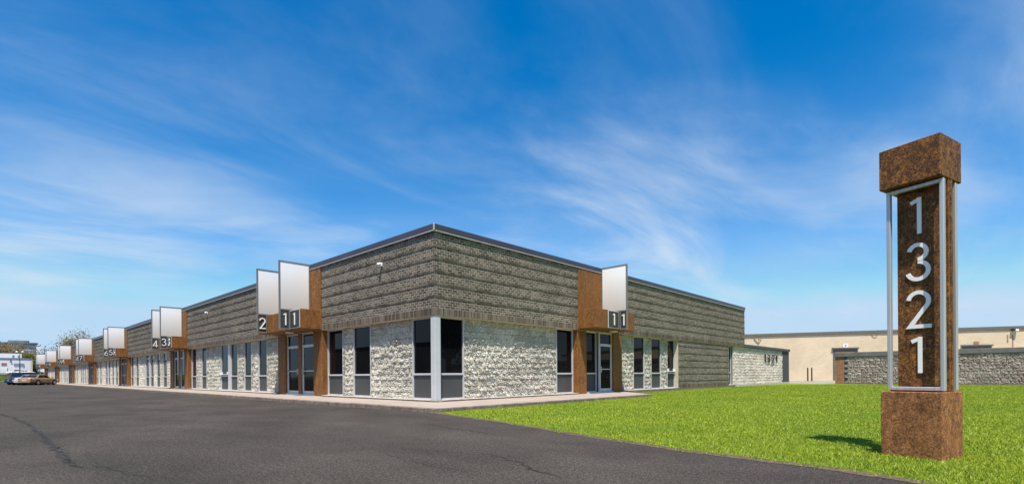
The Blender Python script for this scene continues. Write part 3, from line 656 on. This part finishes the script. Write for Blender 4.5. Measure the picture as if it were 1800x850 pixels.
# ================================================================== annex with house number
ann = thing('annex', 'low pale split block annex with dark cap and black house number', 'building', (0, 25.32, 0))
A0, A1, A2 = 0.02, 11.43, 13.32
f = Field(); block_run(f, 1, A0, A1, -0.165, rows=13, jmb=ann, far=True)
f.build('block', 'pale_block', ann, 0, 'block_field')
mb = MB(); mb.box(-6.5, -0.42, 0.05, A2 - 0.01, 0, 2.74); mb.build('core', 'slate_brick', ann)
mb = MB(); wbox(mb, 1, A1 + 0.002, A2, -0.41, -0.10, 0.04, 2.745); mb.build('pier', 'slate_brick', ann)
mb = MB(); wbox(mb, 1, 1.94, A2 + 0.05, -6.6, 0.0, 2.75, 2.95); mb.build('coping', 'slate_brick', ann, bevel=0.012)
mb = MB(); wbox(mb, 1, A0, A2, -0.40, -0.07, 0.02, ZB + 0.004); mb.build('plinth', 'plinth', ann)
number('1321', 0.58, 0.095, 0.05, (-0.075, 8.1, 2.07), (0, 2.35, 0), (0, 0, 1), (1, 0, 0), 'black_digit', ann, 0.24)

# ================================================================== number pillar
PH = 0.2927
pyl = thing('number_pillar', 'rusty steel address pillar with silver frames and white house number, on the lawn', 'sign', (11.813, -2.936, 0), math.pi - PH)
# local axes: +x runs left along the number face, -y goes back; so use y = -depth
PA, PD, PT = 0.542, 0.50, 3.31
def pbox(a0, a1, d0, d1, z0, z1): return MB().box(a0, a1, -d0, -d1, z0, z1)
pbox(0, PA, 0, PD, 0.0, 0.705).build('base', 'stone_rust', pyl, bevel=0.006)
pbox(0, PA, 0, PD, 2.885, PT).build('cap', 'dark_rust', pyl, bevel=0.006)
for d0, d1 in ((0.075, 0.125), (0.365, 0.415)):
    f = MB(); t = 0.036; a0, a1 = 0.004, 0.508; z0, z1 = 0.72, 2.872
    f.box(a0, a0 + t, -d0, -d1, z0, z1); f.box(a1 - t, a1, -d0, -d1, z0, z1); f.box(a0 + t, a1 - t, -d0 - 0.001, -d1 + 0.001, z0, z0 + t); f.box(a0 + t, a1 - t, -d0 - 0.001, -d1 + 0.001, z1 - t, z1)
    f.build('frame', 'steel', pyl, bevel=0.004)
pbox(0.006, 0.455, 0.195, 0.235, 0.70, 2.89).build('slab', 'dark_rust', pyl, bevel=0.003); pbox(0.002, 0.455, 0.247, 0.287, 0.70, 2.89).build('slab', 'dark_rust', pyl, bevel=0.003)
pbox(0.10, 0.42, 0.235, 0.247, 0.70, 2.89).build('spacer', 'black_steel', pyl); pbox(0.06, 0.48, 0.08, 0.42, 0.70, 0.721).build('foot_plate', 'black_steel', pyl)
for ch, zt, zb in (('1', 2.764, 2.38), ('3', 2.285, 1.883), ('2', 1.779, 1.377), ('1', 1.286, 0.902)):
    digit_mb(ch, zt - zb, 0.10, 0.014, (0.262 + (0.015 if ch == '1' else 0), -0.195, zb), (-1, 0, 0), (0, 0, 1), (0, 1, 0)).build('digit', 'digit', pyl)

# ================================================================== yard wall and tan warehouse
yw = thing('yard_wall', 'grey brown split stone yard wall with dark cap and red brick end', 'wall', (3.57, COURT_Y, 0))
SV = [block_variant(300 + i, 1.0, 0.205 - 0.008, ribs=0, amp=0.017, nx=9, nz=5) for i in range(9)]
f = Field(); L_ = 40.0; rows = 10; V_all = []; F_all = []; o_ = 0
for r_ in range(rows):
    s_ = 0.62 + (0.2 if r_ % 2 else 0)
    while s_ < L_ - 0.4:
        ln = random.choice((0.4, 0.4, 0.6, 0.3)); V, F = SV[random.randrange(9)]; V = V * np.array([ln - 0.01, 1.3, 1]) + np.array([s_, 0.0, r_ * 0.205 + 0.10])
        V_all.append(np.stack([V[:, 0], -V[:, 1], V[:, 2]], 1)); F_all.append(np.array([tuple(reversed(q)) for q in F]) + o_); o_ += len(V); s_ += ln
ob = npmesh('stone_field', np.concatenate(V_all), np.concatenate(F_all), 'dark_stone', yw); ob['kind'] = 'stuff'
MB().box(0.6, L_, 0.0, 0.35, 0, 2.16).build('wall', 'slate_brick', yw); MB().box(0.6, L_, -0.10, -0.02, 0.0, 0.10).build('plinth', 'kerb', yw)
MB().box(-0.06, L_, -0.12, 0.45, 2.161, 2.50).build('coping', 'grey_cap', yw, bevel=0.015)
pier = MB().box(0.0, 0.598, -0.02, 0.36, 0, 2.16).build('pier', 'mortar', yw)
ff = MB()
for r_ in range(27):
    s_ = 0.0; k = 0
    while s_ < 0.59:
        ln = 0.1 if (r_ % 2 and k == 0) else 0.2; ln = min(ln, 0.6 - s_); ff.box(s_ + 0.005, s_ + ln - 0.005, -0.034, -0.015, 0.02 + r_ * 0.079, 0.02 + r_ * 0.079 + 0.069); s_ += ln; k += 1
o = ff.build('brick_facing', 'red_brick', pier, recalc=False); o['kind'] = 'stuff'

TP = Vector((-9.21, 55.38, 0)); TQ = Vector((15.34, 66.01, 0)); td = (TQ - TP).normalized(); ta = math.atan2(td.y, td.x)
wh = thing('warehouse', 'long tan painted block warehouse with dark roof edge behind the yard wall', 'building', TP, ta)
def tw(px, py):    # warehouse face coordinates of a pixel
    d = ray(px, py); n = Vector((-td.y, td.x, 0)); t = (TP - CAM).dot(n) / d.dot(n); q = CAM + d * t; return (q - TP).dot(td), q.z
WHH = 5.72
MB().box(-30, 75, 0, 40, 0, WHH - 0.35).build('wall', 'tan_block', wh); MB().box(-30.1, 75.1, -0.12, 40.1, WHH - 0.35, WHH).build('roof_edge', 'tan_trim', wh, bevel=0.02)
for px0, px1, py in ((1464, 1507, 612), (1691, 1742, 607)):
    a, z = tw(px0, py); b, z = tw(px1, py)
    d = MB().box(a, b, -0.04, 0.0, 0, z).build('loading_door', 'tan_trim', wh); MB().box(a + 0.25, b - 0.25, -0.06, -0.04, 0, z - 0.35).build('door_leaf', 'brown_box', d); MB().box(a - 0.12, b + 0.12, -0.22, -0.001, z, z + 0.14).build('lintel', 'tan_trim', d)
for px, py, w_, h_, mt, nm in ((1486, 607, 0.55, 0.42, 'white_paint', 'number_board'), (1716, 603, 0.42, 0.42, 'brown_box', 'junction_box')):
    a, z = tw(px, py); o = MB().box(a - w_ / 2, a + w_ / 2, -0.06, 0, z - h_ / 2, z + h_ / 2).build(nm, mt, wh)
    if nm == 'number_board': digit_mb('7', 0.24, 0.2, 0.01, (a, -0.061, z - 0.14), (1, 0, 0), (0, 0, 1), (0, -1, 0)).build('digit', 'black_digit', o)
a, z = tw(1782, 579); lamp = MB().box(a - 0.25, a + 0.2, -0.35, 0, z - 0.12, z + 0.12).build('wall_light', 'black_steel', wh, bevel=0.03); MB().box(a - 0.02, a + 0.24, -0.40, -0.12, z - 0.15, z + 0.05).build('lens', 'white_lamp', lamp)
a, z = tw(1333, 596); MB().tube([(a - 0.5, -0.05, z + 0.15), (a + 0.1, -0.3, z + 0.10), (a + 0.35, -0.1, z + 0.2)], [0.06, 0.06, 0.06], 6).tube([(a, -0.25, z + 0.1), (a + 0.05, -0.1, z - 0.18)], [0.05, 0.05], 6).build('pipe_bracket', 'brown_box', wh)
a, z = tw(1537, 590); MB().tube([(a - 0.3, -0.03, z + 0.1), (a - 0.1, -0.05, z - 0.12), (a + 0.15, -0.06, z - 0.1), (a + 0.3, -0.03, z + 0.15)], [0.025] * 4, 6).build('loose_cable', 'brown_box', wh)
for px, y0, y1, w_ in ((1771, 588, 602, 0.07), (1780, 588, 616, 0.06)):
    a, z = tw(px, y0); b, z2 = tw(px, y1); MB().box(a - w_, a + w_, -0.006, 0, z2, z).build('rust_streak', 'brown_box', wh)
for px in (1420, 1427):
    p = at(px, 667, 56); t = thing('bollard', 'slim dark steel post standing before the tan warehouse wall', 'bollard', (p.x, p.y, 0.012), group='posts before the warehouse')
    MB().tube([(0, 0, 0), (0, 0, 1.42), (0, 0, 1.48), (0, 0, 1.5)], [0.07, 0.07, 0.055, 0.02], 12).build('post', 'black_steel', t, smooth=True); MB().box(-0.13, 0.13, -0.13, 0.13, 0, 0.02).build('base_plate', 'black_steel', t)

# ================================================================== trees
def tree(name, label, loc, h, rad, leaf, n, seed, leafsize=0.3, trunk_f=0.35, group=None, lumps=34):
    rd = random.Random(seed); r2 = np.random.default_rng(seed); t = thing(name, label, 'tree', loc, group=group); b = MB(); tips = []
    tr = h * 0.022 + 0.05; top = Vector((rd.uniform(-.2, .2), rd.uniform(-.2, .2), h * trunk_f))
    b.tube([(0, 0, -0.1), (top.x * .4, top.y * .4, h * trunk_f * .5), top], [tr * 1.25, tr, tr * .85], 8)
    for i in range(8):
        a = 6.283 * i / 8 + rd.uniform(-.4, .4); rr = rad * rd.uniform(.45, .95); zz = h * rd.uniform(trunk_f + .18, .93); e = Vector((math.cos(a) * rr, math.sin(a) * rr, zz))
        mid = top.lerp(e, .5) + Vector((0, 0, h * .05)); b.tube([top - Vector((0, 0, .1)), mid, e], [tr * .55, tr * .35, tr * .1], 6)
        for j in range(4):
            q = top.lerp(e, rd.uniform(.35, .8)); e2 = q + Vector((rd.uniform(-1, 1) * rad * .5, rd.uniform(-1, 1) * rad * .5, rd.uniform(-.02, .3) * h)); b.tube([q, q.lerp(e2, .5) + Vector((0, 0, .1)), e2], [tr * .2, tr * .13, tr * .05], 5); tips.append(e2); tips.append(q.lerp(e2, .6))
        tips.append(e)
    b.build('trunk', 'bark', t, smooth=True)
    tips = tips[:]; rd.shuffle(tips); tips = tips[:lumps]; C = np.array([tuple(p) for p in tips]); k = r2.integers(0, len(C), n)
    P = C[k] + r2.normal(0, 1, (n, 3)) * np.array([rad * .20, rad * .20, rad * .15]); P[:, 2] = np.maximum(P[:, 2], h * trunk_f * .75)
    a = r2.normal(0, 1, (n, 3)); a /= np.linalg.norm(a, axis=1)[:, None]; c = np.cross(a, r2.normal(0, 1, (n, 3))); c /= np.linalg.norm(c, axis=1)[:, None]; s = leafsize * r2.uniform(.5, 1.2, n)[:, None]
    V = np.stack([P - a * s, P + c * s * .5, P + a * s, P - c * s * .5], 1).reshape(-1, 3)
    npmesh('crown', V, np.arange(4 * n).reshape(-1, 4), leaf, t); return t
def ground_at(px, depth, z=0.0): p = at(px, 660, depth); return (p.x, p.y, z)
tree('leafing_tree', 'large open olive green tree rising behind the roof of the office building', ground_at(137, 150), 14.2, 6.6, 'leaf_brown', 9500, 5, 0.25, 0.30, lumps=64)
tree('yellow_tree', 'small yellow green tree beside the large open tree behind the roof', ground_at(98, 175), 10.6, 2.4, 'leaf_lime', 2600, 6, 0.28, 0.3)
for i, (px, dp, h, r_, lf, lb) in enumerate([(4, 236, 15.2, 6.5, 'leaf_brown', 'brownish budding tree behind the white building, beside its upper storey'), (22, 246, 17.0, 6.5, 'leaf_brown', 'tall brownish budding tree behind the middle of the white building'), (41, 238, 15.4, 6.0, 'leaf_brown', 'brownish budding tree rising behind the lamp post with two white heads'), (51, 230, 9.8, 4.2, 'leaf_olive', 'olive tree peeping past the right corner of the white building'), (64, 225, 10.4, 4.2, 'leaf_green', 'fresh green tree between the white building and the last blade signs')]):
    tree('background_tree', lb, ground_at(px, dp, 1.5), h, r_, lf, 5200, 20 + i, 0.36, 0.22, group='trees behind the white building', lumps=40)

# ================================================================== cars
def make_car(kind, paint, label, loc, rz, group):
    sd = kind == 'sedan'; t = thing('parked_car', label, 'car', loc, rz, group)
    if sd: ST = [(-2.40, .42, .70, .60), (-2.33, .30, .92, .78), (-1.80, .22, 1.00, .87), (-1.0, .19, .98, .90), (.3, .19, .95, .90), (1.1, .19, .93, .89), (1.85, .21, .82, .86), (2.26, .27, .68, .76), (2.38, .38, .56, .58)]; cab = (-1.62, 1.12, -0.80, .25, .93, 1.40, .83, .60)
    else: ST = [(-2.32, .42, .80, .70), (-2.27, .32, 1.06, .84), (-1.8, .26, 1.12, .90), (-1.0, .24, 1.10, .92), (.3, .24, 1.08, .92), (1.1, .24, 1.06, .91), (1.8, .26, .98, .88), (2.2, .32, .84, .80), (2.32, .42, .66, .62)]; cab = (-2.20, 1.15, -1.92, .45, 1.04, 1.72, .86, .70)
    b = MB(); rings = []
    for x, zl, zt, hw in ST:
        hf = [(hw * .72, zl), (hw * .97, zl + .09), (hw, zl + .45 * (zt - zl)), (hw * .97, zt - .12), (hw * .86, zt - .01), (hw * .4, zt + .02)]
        rings.append([(x, y, z) for y, z in hf] + [(x, -y, z) for y, z in reversed(hf)])
    n = 12; vs = [p for r_ in rings for p in r_]; fs = []
    for i in range(len(ST) - 1):
        for j in range(n): a = i * n + j; c = i * n + (j + 1) % n; fs.append((a, c, c + n, a + n))
    fs += [tuple(range(n)), tuple(range((len(ST) - 1) * n, len(ST) * n))]
    body = b.add(vs, fs).build('body', 'paint_' + paint, t, smooth=True)
    x0, x1, x2, x3, z0, z1, y0, y1 = cab; zb = z0 - .05
    c = MB(); lo = [(x0, -y0), (x1, -y0 * .93), (x1, y0 * .93), (x0, y0)]; hi = [(x2, -y1), (x3, -y1), (x3, y1), (x2, y1)]
    c.add([(x, y, zb) for x, y in lo] + [(x, y, z1) for x, y in hi], [(0, 1, 5, 4), (1, 2, 6, 5), (2, 3, 7, 6), (3, 0, 4, 7), (4, 5, 6, 7)])
    c.build('cabin', 'paint_' + paint, t, bevel=0.05)
    L_ = [Vector((x, y, zb)) for x, y in lo]; H_ = [Vector((x, y, z1)) for x, y in hi]
    def quad(i, j, u0, u1, v0, v1, name):
        nrm = (L_[j] - L_[i]).cross(H_[i] - L_[i]).normalized() * 0.008
        def p(u, v): return L_[i].lerp(L_[j], u).lerp(H_[i].lerp(H_[j], u), v) + nrm
        q = [p(u0, v0), p(u1, v0), p(u1, v1), p(u0, v1)]; MB().add(q + [a - nrm * 2 for a in q], [(0, 1, 2, 3), (4, 7, 6, 5), (0, 4, 5, 1), (1, 5, 6, 2), (2, 6, 7, 3), (3, 7, 4, 0)]).build(name, 'car_glass', t)
    for (i, j) in ((0, 1), (2, 3)):
        quad(i, j, .10, .50, .17, .86, 'side_window'); quad(i, j, .53, .90, .17, .86, 'side_window')
    quad(1, 2, .07, .93, .14, .92, 'windscreen'); quad(3, 0, .08, .92, .2, .9, 'rear_window')
    for x in (-1.38, 1.40):
        for s in (-1, 1):
            hw = .90; y = s * (hw - .09); wz = 0.33
            w_ = MB().tube([(x, y - .11, wz), (x, y - .085, wz), (x, y + .085, wz), (x, y + .11, wz)], [.26, .33, .33, .26], 20).build('wheel', 'tyre', t, smooth=False)
            MB().tube([(x, y + s * .10, wz), (x, y + s * .118, wz)], [.215, .20], 16).build('rim', 'rim', w_)
            MB().tube([(x, s * (hw - .05), wz + .03), (x, s * (hw + .004), wz + .03)], [.385, .385], 20).build('wheel_arch', 'tyre', body)
    xr, zr = (-2.345, .80) if sd else (-2.285, .92)
    for s in (-1, 1):
        MB().box(xr - .03, xr + .14, s * .79, s * .52, zr - .06, zr + .06).build('tail_lamp', 'tail_lamp', t, bevel=0.02); MB().box(2.16, 2.34, s * .72, s * .45, .60 if sd else .72, .72 if sd else .86).build('head_lamp', 'head_lamp', t, bevel=0.03)
        MB().box(.82, .97, s * .90, s * 1.05, z0 + .02, z0 + .15).build('wing_mirror', 'paint_' + paint, t, bevel=0.02)
    MB().box(-2.425, -2.37, -.26, .26, .55, .68).build('number_plate', 'plate_white', t); MB().box(-2.44, -2.25, -.7, .7, .34, .46).build('bumper', 'paint_' + paint, t, bevel=0.03)
    return t
d_ang = math.atan2(.64, -.77); c0 = Vector((-80.3, -3.55, 0)); sh = Vector((-2.9, -0.32, 0)); grp = 'cars parked at the far end of the building'
gold = make_car('sedan', 'gold', 'gold beige sedan parked nose in, next to the far entrances', c0, d_ang, grp)
silver = make_car('sedan', 'silver', 'silver sedan with red tail lamps parked beside the gold sedan', c0 + sh, d_ang, grp)
suv = make_car('suv', 'navy', 'dark navy utility car parked beyond the silver sedan', c0 + sh * 2.05, d_ang, grp)
navy2 = copy_tree(silver, None, {'paint_silver': 'paint_navy'}); navy2.location = c0 + sh * 3.1; navy2['label'] = 'navy blue sedan parked beyond the dark utility car'
ZR = 2.1
for i, (px, dp, src, sw, rz, lb) in enumerate([(3, 168, suv, 'white', 1.75, 'white utility car on the raised lot before the red wall sign'), (15, 172, silver, 'white', 1.65, 'white sedan on the raised lot below the tall garage door'), (27, 166, suv, 'white', -1.4, 'white utility car on the raised lot under the twin lamp post'), (44, 162, silver, 'white', 1.72, 'white sedan on the raised lot before the right corner of the white building'), (62, 176, suv, 'charcoal', 1.4, 'dark utility car parked right of the white building by the green tree')]):
    c = copy_tree(src, None, {'paint_navy' if src is suv else 'paint_silver': 'paint_' + sw}); p = at(px, 660, dp); c.location = (p.x, p.y, ZR + 0.01); c.rotation_euler = (0, 0, rz); c['label'] = lb; c['group'] = 'cars on the raised lot'

# ================================================================== raised lot, white building, lamps, poles, tower
XB = -201.0
mb = MB(); ys = np.linspace(-70, 14, 43); V = []; F = []
for y in ys:
    for x_, z_ in ((0.5, -0.03), (-1.5, 0.45), (-4, 1.25), (-6.5, 1.9), (-8.5, ZR)): V.append((XB + x_ + 0.5 * math.sin(y * .7), y, z_ + (0.12 * noise.noise(Vector((x_ * .6, y * .35, 2))) if 0 < z_ < 2 else 0)))
for i in range(len(ys) - 1):
    for j in range(4): a = i * 5 + j; F.append((a, a + 1, a + 6, a + 5))
struct('grass_bank', mb.add(V, F), 'bank_grass')
rn = 9000; y_ = rng.uniform(-22, 8, rn); u_ = rng.random(rn); x_ = XB - 8.5 * u_; z_ = np.interp(u_, [0, .18, .47, .76, 1], [0, .45, 1.25, 1.9, ZR]); hh = rng.uniform(.12, .45, rn); a_ = rng.random(rn) * 6.28; b_ = rng.normal(0, .12, (rn, 2))
V = np.stack([np.stack([x_ - .05 * np.cos(a_), y_ - .05 * np.sin(a_), z_ - .05], 1), np.stack([x_ + .05 * np.cos(a_), y_ + .05 * np.sin(a_), z_ - .05], 1), np.stack([x_ + b_[:, 0], y_ + b_[:, 1], z_ + hh], 1)], 1)
tag(npmesh('bank_weeds', V.reshape(-1, 3), np.arange(3 * rn).reshape(-1, 3), 'leaf_olive'), 'rough weeds and long grass on the bank below the raised lot', 'weeds', kind='stuff')
g = MB(); g.add([(XB - 8, -70, ZR), (XB - 8, 14, ZR), (XB - 80, 40, ZR), (XB - 80, -90, ZR)], [(0, 3, 2, 1)]); struct('raised_lot', g, 'asphalt')
XW = -223.0
def wy(px): d = ray(px, 650); t = (XW - CAM.x) / d.x; return CAM.y + d.y * t
def wz(px, py): d = ray(px, py); t = (XW - CAM.x) / d.x; return CAM.z + d.z * t
wb = thing('white_building', 'low white industrial building with red sign, behind the raised lot', 'building', (XW, 0, ZR))
def wbx(px0, px1, py0, py1, d0, d1): return MB().box(d0, d1, wy(px0), wy(px1), wz(30, py1) - ZR, wz(30, py0) - ZR)
yR = wy(57); zt = wz(30, 630.5) - ZR
MB().box(-16, 0, -45, yR, 0, zt).build('wall', 'white_paint', wb); MB().box(-16.1, 0.15, -45.1, yR + .1, zt, zt + 0.35).build('roof_edge', 'tower_roof', wb)
MB().box(-16.05, 0.03, yR - 0.5, yR + 0.03, 0, zt - 0.01).build('corner_strip', 'tan_block', wb)
us = MB().box(-15, -5, -45, wy(40), zt + 0.3, zt + 2.0).build('upper_storey', 'white_paint', wb)
for a, b in ((23, 27), (33, 36)): MB().box(-5.02, -4.95, wy(a), wy(b), zt + 0.7, zt + 1.4).build('window', 'tower_glass', us)
wbx(24, 42, 638, 642, 0.0, 0.25).build('door_canopy', 'grey_door', wb); d = wbx(25, 41, 642.2, 654, 0.0, 0.08).build('garage_door', 'white_lamp', wb)
for i in range(4): wbx(25.5, 40.5, 643.5 + i * 2.6, 643.7 + i * 2.6, 0.08, 0.10).build('door_rib', 'grey_door', d)
wbx(2.5, 11.5, 637.5, 641.5, 0.0, 0.12).build('wall_sign', 'sign_red', wb); wbx(-1, 12.5, 646, 655, 0, 0.06).build('loading_door', 'white_lamp', wb); wbx(12.6, 13.4, 646, 654, 0, 0.12).build('down_pipe', 'grey_door', wb)
wbx(18, 20, 633, 636, 0, 0.3).build('vent', 'black_steel', wb)
def lamp_post(px, dp, ztop, label):
    p = at(px, 660, dp); t = thing('lamp_post', label, 'lamp post', (p.x, p.y, ZR if dp > 150 else 0), group='lamp posts by the raised lot'); h = ztop - t.location.z
    MB().tube([(0, 0, 0), (0, 0, h - .3)], [0.14, 0.09], 10).build('pole', 'black_steel', t, smooth=True); MB().tube([(-.4, -.62, h - .28), (0, 0, h - .34), (.4, .62, h - .28)], [.04, .06, .04], 6).build('cross_arm', 'black_steel', t)
    for s in (-1, 1): MB().tube([(s * .4, s * .62, h - .33), (s * .42, s * .64, h - .12), (s * .42, s * .64, h + .12), (s * .4, s * .62, h + .22)], [.12, .30, .30, .12], 12).build('lamp_head', 'white_lamp', t, smooth=True)
lamp_post(35, 158, 9.2, 'tall dark lamp post with two white heads before the garage door'); lamp_post(6, 172, 9.0, 'dark lamp post with two white heads before the red wall sign')
for px, dp, zt_, lb in ((79, 190, 12.6, 'bare utility pole rising behind the last blade signs'), (70, 230, 12.8, 'thin utility pole standing beyond the fresh green tree')):
    p = at(px, 660, dp); t = thing('utility_pole', lb, 'pole', (p.x, p.y, 0), group='utility poles'); MB().tube([(0, 0, 0), (0, 0, zt_)], [0.16, 0.11], 8).build('pole', 'bark', t, smooth=True); MB().box(-0.6, 0.6, -1.1, 1.1, zt_ - 1.0, zt_ - 0.85).build('cross_arm', 'bark', t)
    for s in (-1, 0, 1): MB().tube([(0, s * .9, zt_ - .85), (0, s * .9, zt_ - .55)], [.05, .03], 6).build('insulator', 'white_lamp', t)
tc = at(33, 640, 620); tw_ = thing('office_tower', 'far grey office tower with stepped curved crown above the brown trees', 'building', (tc.x, tc.y, 0), math.atan2(tc.y - CAM.y, tc.x - CAM.x))
def oval(rx, ry, n=24, p=0.55): return [(rx * math.copysign(abs(math.cos(6.2832 * i / n)) ** p, math.cos(6.2832 * i / n)), ry * math.copysign(abs(math.sin(6.2832 * i / n)) ** p, math.sin(6.2832 * i / n))) for i in range(n)]
MB().prism(oval(13, 18.5), 0, 40).build('wall', 'tower_wall', tw_)
for i in range(11): MB().prism(oval(13.15, 18.65), 2.5 + i * 3.4, 4.3 + i * 3.4).build('window_band', 'tower_glass', tw_)
MB().prism(oval(14, 19.6), 40, 41.2).build('roof_slab', 'tower_roof', tw_); MB().prism(oval(11.5, 16.4), 41.2, 43.4).build('upper_storey', 'tower_glass', tw_); MB().prism(oval(12.5, 17.6), 43.4, 44.6).build('roof_slab', 'tower_roof', tw_); MB().prism(oval(6, 9.5), 44.6, 47.2).build('plant_room', 'tower_roof', tw_)
MB().box(-14.2, -11, -19.2, -15.5, 0, 39.9).build('corner_shaft', 'white_paint', tw_)

# ================================================================== across the car park (seen mirrored in the windows)
op = thing('brown_warehouse', 'long brown brick warehouse across the car park, mirrored in the windows', 'building', (-75, -62, 0))
MB().box(-60, 60, -30, 0, 0, 8.2).build('wall', 'brown_wall', op); MB().box(-60.2, 60.2, -30, 0.2, 8.2, 8.7).build('roof_edge', 'tan_trim', op)
for x_ in range(-50, 51, 20): MB().box(x_, x_ + 6, 0.0, 0.1, 0, 4.4).build('loading_door', 'tan_trim', op)
cc = copy_tree(silver, None, {'paint_silver': 'paint_cream'}); cc.location = (-21.5, -16.5, 0); cc.rotation_euler = (0, 0, 0.1); cc['label'] = 'cream sedan in the car park, mirrored in the corner window'; cc['group'] = 'cars in the car park'
tree('street_tree', 'dark leafy tree beyond the lawn, mirrored in the side windows', (31, 27, 0), 13.5, 6.5, 'leaf_dark', 14000, 77, 0.34, 0.2)
